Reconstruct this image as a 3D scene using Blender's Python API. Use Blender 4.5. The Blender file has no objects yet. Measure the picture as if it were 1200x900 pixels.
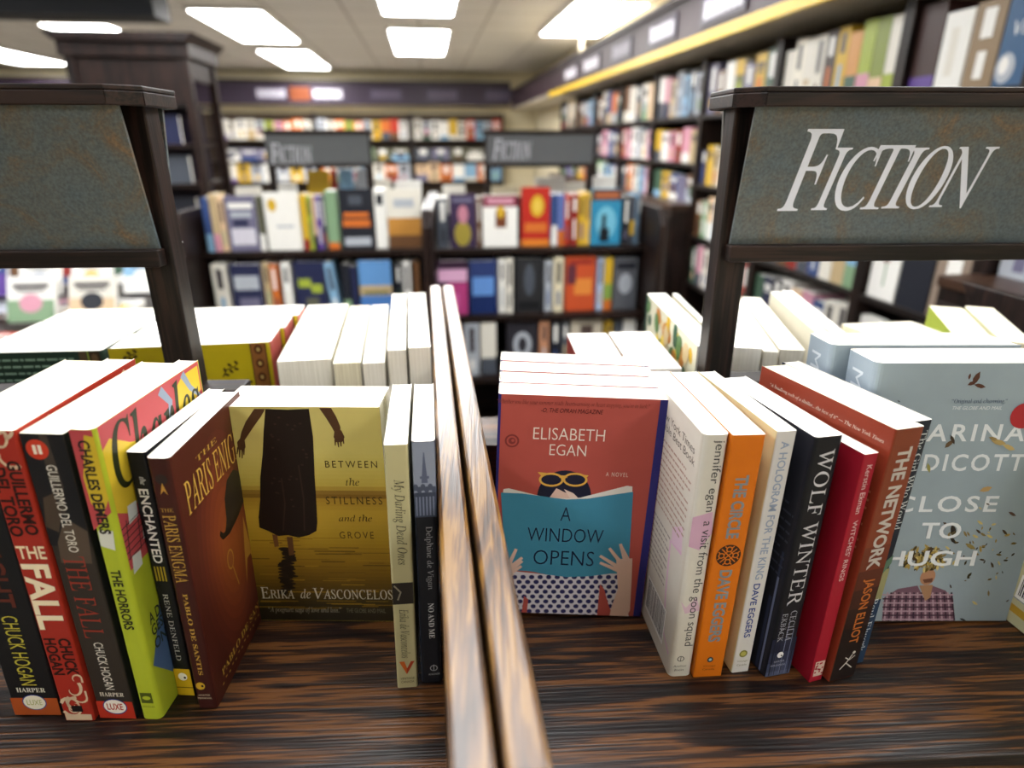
import bpy, math, random
from mathutils import Matrix, Vector
C = bpy.context.scene
COL = C.collection
R = math.radians
# ------------------------------------------------------------------ camera, world, exposure
S = 1.167                      # height of the bookcase's top shelf
EYE = S + 0.383
FPX, PITCH, YAW = 740.0, math.atan(285/740.0), R(7.4)
cd = bpy.data.cameras.new('camera')
cam = bpy.data.objects.new('camera', cd); COL.objects.link(cam)
cam.location = (0, 0, EYE)
cam.rotation_euler = (R(90) - PITCH, 0, -YAW)
cd.sensor_fit = 'HORIZONTAL'; cd.sensor_width = 36.0; cd.lens = FPX*36/1200
cd.clip_start = 0.02
cd.dof.use_dof = True; cd.dof.focus_distance = 0.47; cd.dof.aperture_fstop = 3.6
C.camera = cam
C.view_settings.view_transform = 'Standard'
C.view_settings.look = 'None'
C.view_settings.gamma = 1
C.view_settings.use_curve_mapping = False
C.view_settings.exposure = 0.0
LAMP, LAMP_FAR = 14.5, 25.0     # ceiling troffers overhead, and the brighter ones over the back of the shop
world = bpy.data.worlds.new('world'); C.world = world; world.use_nodes = True
world.node_tree.nodes['Background'].inputs[0].default_value = (1, .97, .92, 1)
world.node_tree.nodes['Background'].inputs[1].default_value = 0.15

# ------------------------------------------------------------------ measuring: photo point -> place on a real plane
_cp, _sp = math.cos(PITCH), math.sin(PITCH)
_fw = Vector((math.sin(YAW)*_cp, math.cos(YAW)*_cp, -_sp))
_rt = Vector((math.cos(YAW), -math.sin(YAW), 0))
_up = _rt.cross(_fw)
def ray(px, py): return _fw + _rt*((px-600)/FPX) + _up*((450-py)/FPX)
def at(px, py, z=None, X=None, Y=None, d=None):
    "point in world space; z is above the top shelf"
    r = ray(px, py)
    if z is not None: t = (S+z-EYE)/r.z
    elif X is not None: t = X/r.x
    elif Y is not None: t = Y/r.y
    else: t = d/(r.x*math.sin(YAW)+r.y*math.cos(YAW))
    return Vector((0, 0, EYE)) + r*t
def pxof(P):
    v = Vector(P)-Vector((0, 0, EYE)); z = v.dot(_fw)
    return 600+FPX*v.dot(_rt)/z, 450-FPX*v.dot(_up)/z

# ------------------------------------------------------------------ materials
def lin(h):
    h = h.lstrip('#'); c = [int(h[i:i+2], 16)/255 for i in (0, 2, 4)]
    return tuple(x/12.92 if x <= .04045 else ((x+.055)/1.055)**2.4 for x in c)
_mc = {}
def M(hexc, rough=.45, var=.06, spec=.25):
    "printed card or paint: one colour with a faint uneven wear"
    k = (hexc, rough, var)
    if k in _mc: return _mc[k]
    m = bpy.data.materials.new('print_'+hexc.strip('#')); m.use_nodes = True
    nt = m.node_tree; b = nt.nodes['Principled BSDF']
    b.inputs['Roughness'].default_value = rough
    b.inputs['Specular IOR Level'].default_value = spec
    c = lin(hexc)
    if var > 0:
        tc = nt.nodes.new('ShaderNodeTexCoord'); n = nt.nodes.new('ShaderNodeTexNoise')
        n.inputs['Scale'].default_value = 55; n.inputs['Detail'].default_value = 4
        nt.links.new(tc.outputs['Object'], n.inputs['Vector'])
        mx = nt.nodes.new('ShaderNodeMix'); mx.data_type = 'RGBA'
        mx.inputs[6].default_value = (*[x*(1-var) for x in c], 1)
        mx.inputs[7].default_value = (*[min(1, x*(1+var)) for x in c], 1)
        nt.links.new(n.outputs[0], mx.inputs[0]); nt.links.new(mx.outputs[2], b.inputs['Base Color'])
    else: b.inputs['Base Color'].default_value = (*c, 1)
    m.diffuse_color = (*c, 1)
    _mc[k] = m; return m

def ramp(nt, stops):
    r = nt.nodes.new('ShaderNodeValToRGB'); e = r.color_ramp.elements
    while len(e) < len(stops): e.new(.5)
    for el, (p, c) in zip(e, stops): el.position = p; el.color = (*lin(c), 1)
    return r
def mapped(nt, sc, loc=(0, 0, 0)):
    tc = nt.nodes.new('ShaderNodeTexCoord'); mp = nt.nodes.new('ShaderNodeMapping')
    mp.inputs['Scale'].default_value = sc; mp.inputs['Location'].default_value = loc
    nt.links.new(tc.outputs['Object'], mp.inputs['Vector']); return mp
def wood(name, dark, mid, light, axis, fig=1.0, rough=.35, bump=.15, seed=0, spec=.22):
    m = bpy.data.materials.new(name); m.use_nodes = True; nt = m.node_tree; b = nt.nodes['Principled BSDF']
    s = [38*fig]*3; s[axis] = 3.4*fig
    f = [460]*3; f[axis] = 14
    mp = mapped(nt, s, (seed, seed*.7, seed*.3)); mf = mapped(nt, f, (seed, 0, seed))
    n1 = nt.nodes.new('ShaderNodeTexNoise'); n1.inputs['Scale'].default_value = 1; n1.inputs['Detail'].default_value = 5
    n1.inputs['Distortion'].default_value = 1.2
    n2 = nt.nodes.new('ShaderNodeTexNoise'); n2.inputs['Scale'].default_value = 1; n2.inputs['Detail'].default_value = 3
    nt.links.new(mp.outputs[0], n1.inputs['Vector']); nt.links.new(mf.outputs[0], n2.inputs['Vector'])
    ad = nt.nodes.new('ShaderNodeMath'); ad.operation = 'MULTIPLY_ADD'; ad.inputs[1].default_value = .8
    nt.links.new(n2.outputs[0], ad.inputs[0]); nt.links.new(n1.outputs[0], ad.inputs[2])
    r = ramp(nt, [(.74, dark), (.90, mid), (1.1 if False else .999, light)])
    nt.links.new(ad.outputs[0], r.inputs[0]); nt.links.new(r.outputs[0], b.inputs['Base Color'])
    b.inputs['Roughness'].default_value = rough; b.inputs['Specular IOR Level'].default_value = spec
    bp = nt.nodes.new('ShaderNodeBump'); bp.inputs['Strength'].default_value = bump; bp.inputs['Distance'].default_value = .001
    nt.links.new(n2.outputs[0], bp.inputs['Height']); nt.links.new(bp.outputs[0], b.inputs['Normal'])
    return m
def paper(name, c1, c2):
    m = bpy.data.materials.new(name); m.use_nodes = True; nt = m.node_tree; b = nt.nodes['Principled BSDF']
    mp = mapped(nt, (2600, 14, 14))
    n = nt.nodes.new('ShaderNodeTexNoise'); n.inputs['Scale'].default_value = 1; n.inputs['Detail'].default_value = 2
    nt.links.new(mp.outputs[0], n.inputs['Vector'])
    r = ramp(nt, [(.34, c1), (.6, c2)]); nt.links.new(n.outputs[0], r.inputs[0])
    nt.links.new(r.outputs[0], b.inputs['Base Color']); b.inputs['Roughness'].default_value = .8
    b.inputs['Specular IOR Level'].default_value = .2
    return m
PAGE = paper('page_paper', '#d9d3c2', '#f4efe2')
PAGEW = paper('white_page_paper', '#e6e2d8', '#faf7f0')
PAGEC = paper('cream_page_paper', '#cbc09f', '#ebe3c8')
DARKW = wood('dark_oak', '#0d0807', '#1a110e', '#281a15', 0, 1.6, .42)
DARKZ = wood('dark_oak_upright', '#0d0807', '#1b120f', '#2a1c17', 2, 1.6, .42)
DARKY = wood('dark_oak_lengthwise', '#0a0707', '#150e0c', '#211713', 1, 1.2, .42)
SHELFW = wood('brown_oak_shelf', '#0e0807', '#26150c', '#5a3719', 0, 1.7, .36, .5, 3, .35)
HONEY = wood('worn_honey_oak', '#352416', '#5a3c1e', '#775628', 1, 2.4, .30, .25, 5, .5)
WALNUT = wood('walnut_background', '#120c0b', '#1f1412', '#2c1d18', 2, .8, .42)

def slate(name):
    m = bpy.data.materials.new(name); m.use_nodes = True; nt = m.node_tree; b = nt.nodes['Principled BSDF']
    n = nt.nodes.new('ShaderNodeTexNoise'); n.inputs['Scale'].default_value = 22; n.inputs['Detail'].default_value = 9
    n.inputs['Roughness'].default_value = .72; n.inputs['Distortion'].default_value = .8
    f = nt.nodes.new('ShaderNodeTexNoise'); f.inputs['Scale'].default_value = 420; f.inputs['Detail'].default_value = 4
    mp = mapped(nt, (1, 1, 1), (.3, .1, .2))
    nt.links.new(mp.outputs[0], n.inputs['Vector']); nt.links.new(mp.outputs[0], f.inputs['Vector'])
    r = ramp(nt, [(.36, '#566268'), (.5, '#5c6262'), (.58, '#625d54'), (.68, '#7c6248')])
    nt.links.new(n.outputs[0], r.inputs[0])
    mx = nt.nodes.new('ShaderNodeMix'); mx.data_type = 'RGBA'; mx.blend_type = 'MULTIPLY'
    r2 = ramp(nt, [(.3, '#c4c4c4'), (.7, '#ffffff')]); nt.links.new(f.outputs[0], r2.inputs[0])
    mx.inputs[0].default_value = 1
    nt.links.new(r.outputs[0], mx.inputs[6]); nt.links.new(r2.outputs[0], mx.inputs[7])
    nt.links.new(mx.outputs[2], b.inputs['Base Color']); b.inputs['Roughness'].default_value = .45
    return m
SLATE = slate('patinated_slate_panel')
GREYSIGN = M('#5a5c5e', .45)
def emis(name, c, s):
    m = bpy.data.materials.new(name); m.use_nodes = True; nt = m.node_tree
    b = nt.nodes['Principled BSDF']; b.inputs['Base Color'].default_value = (.9, .9, .9, 1)
    b.inputs['Emission Color'].default_value = (*c, 1); b.inputs['Emission Strength'].default_value = s
    return m
LIGHT = emis('lit_diffuser', (.97, .985, 1), LAMP); LIGHTF = emis('bright_lit_diffuser', (1, .985, .96), LAMP_FAR)

# ------------------------------------------------------------------ mesh helpers
class MB:
    def __init__(s): s.v, s.f, s.mi, s.mats = [], [], [], []
    def mat(s, m):
        if m not in s.mats: s.mats.append(m)
        return s.mats.index(m)
    def face(s, pts, m):
        i = len(s.v); s.v += [tuple(p) for p in pts]; s.f.append(tuple(range(i, i+len(pts)))); s.mi.append(s.mat(m))
    def mesh(s, vs, fs, m):
        i = len(s.v); s.v += [tuple(p) for p in vs]; k = s.mat(m)
        for f in fs: s.f.append(tuple(a+i for a in f)); s.mi.append(k)
    def box(s, a, b, m, taper=None):
        x0, y0, z0 = a; x1, y1, z1 = b
        v = [(x0,y0,z0),(x1,y0,z0),(x1,y1,z0),(x0,y1,z0),(x0,y0,z1),(x1,y0,z1),(x1,y1,z1),(x0,y1,z1)]
        s.mesh(v, [(3,2,1,0),(4,5,6,7),(0,1,5,4),(1,2,6,5),(2,3,7,6),(3,0,4,7)], m)
    def prism(s, poly, axis, a, b, m):
        "polygon (2-D points of the two other axes, in axis order) extruded along axis"
        def P(p, t):
            q = list(p); q.insert(axis, t); return tuple(q)
        n = len(poly); area = sum(poly[i][0]*poly[(i+1)%n][1]-poly[(i+1)%n][0]*poly[i][1] for i in range(n))
        if (area < 0) != (axis == 1): poly = poly[::-1]
        v = [P(p, a) for p in poly]+[P(p, b) for p in poly]
        f = [tuple(range(n))[::-1], tuple(range(n, 2*n))]+[(i, (i+1)%n, n+(i+1)%n, n+i) for i in range(n)]
        s.mesh(v, f, m)
    def build(s, name, parent=None, bevel=0, smooth=False):
        me = bpy.data.meshes.new(name); me.from_pydata(s.v, [], s.f)
        for m in s.mats: me.materials.append(m)
        me.polygons.foreach_set('material_index', s.mi); me.update()
        if smooth: me.polygons.foreach_set('use_smooth', [True]*len(s.f))
        o = bpy.data.objects.new(name, me); COL.objects.link(o)
        if parent: o.parent = parent
        if bevel:
            b = o.modifiers.new('bevel', 'BEVEL'); b.width = bevel; b.segments = 2; b.limit_method = 'ANGLE'; b.angle_limit = R(40)
        return o
def tag(o, label=None, cat=None, group=None, kind=None):
    if label: o['label'] = label
    if cat: o['category'] = cat
    if group: o['group'] = group
    if kind: o['kind'] = kind
    return o
def thing(name, label, cat, mat=None, group=None):
    o = bpy.data.objects.new(name, None); COL.objects.link(o); o.empty_display_size = .05
    if mat is not None: o.matrix_world = mat
    return tag(o, label, cat, group)
def dup(o, parent=None):
    c = o.copy(); COL.objects.link(c)
    if parent: c.parent = parent; c.matrix_parent_inverse = o.matrix_parent_inverse
    for ch in list(o.children): dup(ch, c)
    return c

# ------------------------------------------------------------------ lettering
_tc = {}
def _styled(s, st):
    if st == 'bserif': U, L = 0x1D400, 0x1D41A
    elif st in ('ital', 'serif'): U, L = 0x1D434, 0x1D44E
    elif st == 'bital': U, L = 0x1D468, 0x1D482
    else: return s
    o = ''
    for c in s:
        if 'A' <= c <= 'Z': o += chr(U+ord(c)-65)
        elif c == 'h' and U == 0x1D434: o += '\u210e'
        elif 'a' <= c <= 'z': o += chr(L+ord(c)-97)
        else: o += c
    return o
def glyphs(s, st='sans'):
    k = (s, st)
    if k in _tc: return _tc[k]
    cu = bpy.data.curves.new('lettering', 'FONT'); cu.body = _styled(s, st); cu.size = 1; cu.resolution_u = 3
    if st == 'thin': cu.offset = -.009
    if st == 'bold': cu.offset = .018
    if st == 'heavy': cu.offset = .032
    if st == 'spaced': cu.space_character = 1.35
    if st == 'bspaced': cu.space_character = 1.22; cu.offset = .016
    o = bpy.data.objects.new('lettering', cu); COL.objects.link(o)
    dg = bpy.context.evaluated_depsgraph_get(); me = o.evaluated_get(dg).to_mesh()
    sh = {'serif': -.26, 'slant': .22}.get(st, 0)
    v = [(p.co.x+sh*p.co.y, p.co.y) for p in me.vertices]; f = [tuple(p.vertices) for p in me.polygons]
    bpy.data.objects.remove(o); bpy.data.curves.remove(cu)
    x0 = min(p[0] for p in v); x1 = max(p[0] for p in v); y0 = min(p[1] for p in v); y1 = max(p[1] for p in v)
    _tc[k] = ([((a-x0)/(x1-x0), (b-y0)/(y1-y0)) for a, b in v], f, (x1-x0)/(y1-y0)); return _tc[k]

class Face:
    "a flat printed face: o origin, u right, v up, n outward, in the thing's own space"
    def __init__(s, o, u, v, n, mw): s.o, s.u, s.v, s.n, s.mw = Vector(o), Vector(u), Vector(v), Vector(n), mw
    def P(s, a, b, k=0): return s.o+s.u*a+s.v*b+s.n*(.00009+.00004*k)
    def uv(s, px, py):
        "photo point -> (u, v) on this face"
        O = s.mw @ s.o; n = (s.mw.to_3x3() @ s.n); r = ray(px, py); c = Vector((0, 0, EYE))
        P = c + r*((O-c).dot(n)/r.dot(n)); q = s.mw.inverted() @ P - s.o
        return q.dot(s.u), q.dot(s.v)
class Art:
    "printed shapes gathered into one mesh part"
    def __init__(s, face): s.F, s.mb = face, MB()
    def poly(s, pts, col, k=0, px=True):
        q = [s.F.uv(*p) if px else p for p in pts]
        if hasattr(s, 'h'): q = [(min(max(p[0], .0002), s.w-.0002), min(max(p[1], .0003), s.h-.0003)) for p in q]
        ar = sum(q[i][0]*q[(i+1)%len(q)][1]-q[(i+1)%len(q)][0]*q[i][1] for i in range(len(q)))
        if ar < 0: q = q[::-1]
        s.mb.face([s.F.P(a, b, k) for a, b in q], M(col)); return s
    def rect(s, u0, v0, u1, v1, col, k=0): return s.poly([(u0,v0),(u1,v0),(u1,v1),(u0,v1)], col, k, False)
    def ell(s, c, ru, rv, col, k=0, px=True, rot=0, n=22):
        a, b = s.F.uv(*c) if px else c; cs, sn = math.cos(rot), math.sin(rot)
        return s.poly([(a+ru*math.cos(t)*cs-rv*math.sin(t)*sn, b+ru*math.cos(t)*sn+rv*math.sin(t)*cs) for t in [2*math.pi*i/n for i in range(n)]], col, k, False)
    def line(s, pts, w, col, k=0, px=True, w2=None):
        q = [Vector(s.F.uv(*p)) if px else Vector(p) for p in pts]; w2 = w if w2 is None else w2
        L, Rr = [], []
        for i, p in enumerate(q):
            d = (q[min(i+1, len(q)-1)]-q[max(i-1, 0)]); d = d.normalized() if d.length else Vector((1, 0)); nn = Vector((-d.y, d.x))
            ww = (w+(w2-w)*i/max(1, len(q)-1))/2
            L.append(p+nn*ww); Rr.append(p-nn*ww)
        for i in range(len(q)-1): s.poly([L[i], L[i+1], Rr[i+1], Rr[i]], col, k, False)
        return s
    def text(s, txt, u0, v0, u1, v1, col, st='sans', k=3, down=False):
        "letters filling the box; down = reading from the top of a spine downwards"
        v, f, _ = glyphs(txt, st); pts = []
        for a, b in v:
            if down: pts.append(s.F.P(u0+b*(u1-u0), v1-a*(v1-v0), k))
            else: pts.append(s.F.P(u0+a*(u1-u0), v0+b*(v1-v0), k))
        s.mb.mesh(pts, f, M(col)); return s
    def textpx(s, txt, x0, x1, yt, yb, col, st='sans', k=3):
        "upright line whose left/right ends and top/bottom are read off the photo"
        ym = (yt+yb)/2; xm = (x0+x1)/2
        return s.text(txt, s.F.uv(x0, ym)[0], s.F.uv(xm, yb)[1], s.F.uv(x1, ym)[0], s.F.uv(xm, yt)[1], col, st, k)
    def spine(s, txt, y0, y1, f0, f1, t, col, st='sans', k=3):
        "spine line from photo height y0 down to y1, between fractions f0..f1 of the spine's width t"
        v = [s.v_at(y) for y in (y0, y1)]
        return s.text(txt, f0*t, v[1], f1*t, v[0], col, st, k, True)
    def v_at(s, py):
        "height on the spine's middle seen at photo row py"
        lo, hi = -.02, .3
        for _ in range(40):
            m = (lo+hi)/2
            if pxof(s.F.mw @ s.F.P(s.w/2, m))[1] > py: lo = m
            else: hi = m
        return lo
    def done(s, name, parent, label=None):
        if name == 'cover_art':                       # printed pattern belongs to the cover's own mesh
            c = [x for x in parent.children if x.name.startswith('cover') and x.type == 'MESH'][0]
            me = c.data; old = me.materials; m = MB()
            m.v = [tuple(v.co) for v in me.vertices]; m.f = [tuple(p.vertices) for p in me.polygons]; m.mats = list(old); m.mi = [p.material_index for p in me.polygons]
            k = len(m.v); m.v += s.mb.v
            for f, i in zip(s.mb.f, s.mb.mi): m.f.append(tuple(a+k for a in f)); m.mi.append(m.mat(s.mb.mats[i]))
            n = m.build('cover', None).data; t = bpy.data.objects[-1] if False else None
            tmp = [o for o in bpy.data.objects if o.data == n][0]; c.data = n; bpy.data.objects.remove(tmp); return c
        o = s.mb.build(name, parent)
        if label: o['label'] = label
        return o
# ------------------------------------------------------------------ books
def pose(x, y, rot, ls=0, lb=0, ext=None, z=0):
    M3 = Matrix.Rotation(R(rot), 4, 'Z') @ Matrix.Rotation(R(ls), 4, 'Y') @ Matrix.Rotation(R(lb), 4, 'X')
    t, d = ext
    lift = .0004-min((M3 @ Vector((a, b, 0))).z for a in (-t/2, t/2) for b in (0, d))
    return Matrix.Translation((x, y, S+z+lift)) @ M3
class Book:
    def __init__(s, label, x, y, rot, t, d, h, spine, front, back, pages=None, ls=0, lb=0, z=0, rad=.0016, group=None, bow=0):
        s.t, s.d, s.h = t, d, h
        s.mw = pose(x, y, rot, ls, lb, (t, d), z)
        s.o = thing('book', label, 'book', s.mw, group)
        c = .0005; r = min(rad, t*.45); mb = MB(); n = 5
        out = [(-t/2, d)]+[(-t/2+r-r*math.cos(a), r-r*math.sin(a)) for a in [math.pi/2*i/n for i in range(n+1)]]
        out += [(t/2-r+r*math.sin(a), r-r*math.cos(a)) for a in [math.pi/2*i/n for i in range(n+1)]]+[(t/2, d)]
        inn = [(-t/2+c, d)]+[(-t/2+c, r), (-t/2+r, c), (t/2-r, c), (t/2-c, r)]+[(t/2-c, d)]
        N = len(out)
        for i in range(N-1):
            a, b = out[i], out[i+1]
            m = back if i == 0 else front if i == N-2 else spine
            if 0 < i < N-2 and i < n*.4+1: m = back
            elif 0 < i < N-2 and i > N-2-n*.4-1: m = front
            mb.face([(*a, 0), (*b, 0), (*b, h), (*a, h)], M(m))
        for i in range(len(inn)-1):
            a, b = inn[i], inn[i+1]; mb.face([(*b, 0), (*a, 0), (*a, h), (*b, h)], M('#e4dfd2'))
        ring = out+inn[::-1]
        # card thickness, top and bottom: two boards and the spine as strips
        def cap(zz, flip):
            qs = [[out[0], out[1], inn[1], inn[0]], [out[-2], out[-1], inn[-1], inn[-2]],
                  out[1:n+2]+[inn[2], inn[1]], [out[n+1], out[n+2], inn[3], inn[2]], out[n+2:-1]+[inn[4], inn[3]]]
            for q in qs: mb.face([(*p, zz) for p in (q[::-1] if flip else q)], M('#d8d2c6'))
        cap(h, False); cap(0, True)
        for e, g in ((out[0], inn[0]), (inn[-1], out[-1])): mb.face([(*g, 0), (*e, 0), (*e, h), (*g, h)], M('#d8d2c6'))
        s.cov = mb.build('cover', s.o)
        p = MB(); g = .0006; q = [(-t/2+g, r+.0006), (-t/2+max(r, .002), .0012), (t/2-max(r, .002), .0012), (t/2-g, r+.0006), (t/2-g, d-.0012), (-t/2+g, d-.0012)]
        p.prism(q, 2, .0006, h-.0004, pages or PAGE); p.build('page_block', s.o)
    def face(s, which):
        t, d = s.t, s.d
        return {'spine': Face((-t/2, 0, 0), (1,0,0), (0,0,1), (0,-1,0), s.mw), 'front': Face((t/2, 0, 0), (0,1,0), (0,0,1), (1,0,0), s.mw),
                'back': Face((-t/2, d, 0), (0,-1,0), (0,0,1), (-1,0,0), s.mw)}[which]
    def art(s, which):
        a = Art(s.face(which)); a.h = s.h; a.w = {'spine': s.t}.get(which, s.d); return a
def faceout(label, P, a, t, d, h, spine, front, back, pages=None, back_lean=0, **kw):
    "front cover towards the aisle; P = bottom left corner of the front cover"
    x = P[0]-math.sin(R(a))*t/2; y = P[1]+math.cos(R(a))*t/2
    return Book(label, x, y, a-90, t, d, h, spine, front, back, pages, ls=-back_lean, **kw)
def backout(label, P, a, t, d, h, spine, front, back, pages=None, **kw):
    "back cover towards the aisle; P = bottom right corner (the spine's end)"
    x = P[0]-math.sin(R(a))*t/2; y = P[1]+math.cos(R(a))*t/2
    return Book(label, x, y, a+90, t, d, h, spine, front, back, pages, **kw)
def restack(b, label, off, lean=0):
    "another copy of a book, moved by off"
    o = dup(b.o); o.matrix_world = Matrix.Translation(off) @ b.mw; o['label'] = label; return o

# ------------------------------------------------------------------ the room
def struct(mb, name, bevel=0): return tag(mb.build(name, None, bevel), kind='structure')
XW, YB, XL, YF, ZC = 1.82, 11.0, -9.0, -3.5, EYE+1.0
def plaster(name, c, c2, sc):
    m = bpy.data.materials.new(name); m.use_nodes = True; nt = m.node_tree; b = nt.nodes['Principled BSDF']
    n = nt.nodes.new('ShaderNodeTexNoise'); n.inputs['Scale'].default_value = sc; n.inputs['Detail'].default_value = 6
    tc = nt.nodes.new('ShaderNodeTexCoord'); nt.links.new(tc.outputs['Object'], n.inputs['Vector'])
    r = ramp(nt, [(.35, c), (.65, c2)]); nt.links.new(n.outputs[0], r.inputs[0]); nt.links.new(r.outputs[0], b.inputs['Base Color'])
    b.inputs['Roughness'].default_value = .85; return m
def tiles(name):
    m = bpy.data.materials.new(name); m.use_nodes = True; nt = m.node_tree; b = nt.nodes['Principled BSDF']
    br = nt.nodes.new('ShaderNodeTexBrick'); br.offset = 0
    br.inputs['Color1'].default_value = (*lin('#dcd9d3'), 1); br.inputs['Color2'].default_value = (*lin('#e2dfd9'), 1); br.inputs['Mortar'].default_value = (*lin('#b5b0a8'), 1)
    br.inputs['Scale'].default_value = 1; br.inputs['Mortar Size'].default_value = .012
    br.inputs['Brick Width'].default_value = .6; br.inputs['Row Height'].default_value = .6
    tc = nt.nodes.new('ShaderNodeTexCoord'); nt.links.new(tc.outputs['Object'], br.inputs['Vector']); nt.links.new(br.outputs[0], b.inputs['Base Color'])
    b.inputs['Roughness'].default_value = .9; return m
CREAM = plaster('cream_wall', '#ddd2b2', '#e6dcbf', 2); CARPET = plaster('brown_carpet', '#6a645c', '#807970', 90)
m = MB(); m.box((XL, YF, -.1), (XW, YB, 0), CARPET); struct(m, 'floor')
m = MB(); m.box((XL, YF, ZC), (XW, YB, ZC+.1), tiles('ceiling_tile')); struct(m, 'ceiling')
m = MB(); m.box((XW, YF, 0), (XW+.1, YB, ZC), CREAM); struct(m, 'wall_right')
m = MB(); m.box((XL, YB, 0), (XW, YB+.1, ZC), CREAM); struct(m, 'wall_back')
m = MB(); m.box((XL-.1, YF, 0), (XL, YB, ZC), CREAM); struct(m, 'wall_left')
m = MB(); m.box((XL, YF-.1, 0), (XW, YF, ZC), CREAM); struct(m, 'wall_front')
# dark bulkhead crossing the ceiling at the left
m = MB(); m.box((-8.9, 5.1, ZC-.22), (-1.75, 5.4, ZC-.001), M('#23252a', .6)); struct(m, 'trim_1')
# fascia and lit soffit above the wall cases on the right
XS = 1.35; ZY = S+.82
m = MB(); m.box((XS+.012, .3, ZY+.03), (XS+.05, YB-.42, ZY+.235), M('#3a2c33', .4)); m.box((XS-.01, .3, ZY+.235), (XS+.06, YB-.42, ZY+.27), M('#241a1c', .4)); struct(m, 'trim_2')
m = MB(); m.box((XS+.012, .3, ZY+.012), (XW-.001, YB-.42, ZY+.03), M('#b5ad9e', .6)); struct(m, 'trim_3')
m = MB(); m.box((XS-.006, .3, ZY-.002), (XS+.012, 7.3, ZY+.045), M('#e0b92e', .35)); struct(m, 'trim_4', .002)
# fascia along the back wall
YC = 10.62
m = MB(); m.box((-7.5, YC-.03, EYE+.50), (XS, YC, EYE+.80), M('#332838', .4)); m.box((-7.5, YC-.06, EYE+.80), (XS, YC, EYE+.84), M('#2a2220', .4)); struct(m, 'trim_5')
m = MB(); m.box((-7.5, YC, EYE+.50), (XS, YB-.001, EYE+.53), CREAM); struct(m, 'trim_6')
# ------------------------------------------------------------------ ceiling lights
k = 1.0/1.1
spots = [(-3.4, 8.35, 1.45, 'in the second row from the left'), (-6.5, 12.1, 1.9, ''), (-1.7, 7.6, 1.85, ''), (-1.75, 10.4, 2.0, ''), (0, 5.75, 1.75, ''), (0, 8.5, 1.9, ''), (1.62, 6.78, 1.7, '')]
llab = ['small lit ceiling panel at upper left, above the blank slate sign', 'lit ceiling panel at the far left edge of the photo',
        'large bright ceiling panel above the tall dark cabinet', 'ceiling panel behind the large one, third row from the front',
        'bright ceiling panel cut by the top edge, over the central aisle', 'ceiling panel in the middle of the photo, above the back wall', 'large bright ceiling panel beside the yellow shelf strip']
def lamp(x, y, L, lab, mat=None):
    W = .56
    t = thing('ceiling_light', lab, 'light', Matrix.Translation((x, y, ZC)), 'lit panels in the ceiling')
    m = MB()
    for a, b in (((-W/2-.03, -L/2-.03), (-W/2, L/2+.03)), ((W/2, -L/2-.03), (W/2+.03, L/2+.03)), ((-W/2, -L/2-.03), (W/2, -L/2)), ((-W/2, L/2), (W/2, L/2+.03))):
        m.box((*a, -.025), (*b, -.001), M('#d8d6d0'))
    m.build('frame', t)
    m = MB(); m.box((-W/2+.004, -L/2+.004, -.032), (W/2-.004, L/2-.004, -.004), mat or LIGHT); m.build('diffuser', t)
for (x, y, L, _), lab in zip(spots, llab):
    if y*k > 10.9: x, y = x*.86, y*.86
    lamp(x*k, min(y*k, 10.0), L*k, lab, LIGHTF)
for x in (-3.2, -1.55, 0, 1.35):
    for y in (-1.9, .9, 3.4):
        if y < 0 and x in (-3.2, 0): continue
        lamp(x, y, 1.5, 'lit ceiling panel overhead, above the front of the shop' if y < 2 else 'lit ceiling panel overhead, above the middle of the shop')
# thin pipe below the right-hand panel
p = at(681, 62, d=6.3); m = MB()
m.prism([(p.x+.02*math.cos(a), p.y+.02*math.sin(a)) for a in [i*math.pi/4 for i in range(8)]], 2, p.z, ZC-.001, M('#b5ab96'))
m.prism([(p.x+.035*math.cos(a), p.y+.035*math.sin(a)) for a in [i*math.pi/4 for i in range(8)]], 2, p.z-.02, p.z+.01, M('#b5ab96'))
tag(m.build('ceiling_rod'), 'thin pale rod hanging from the ceiling below the right bright panel', 'rod')

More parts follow.
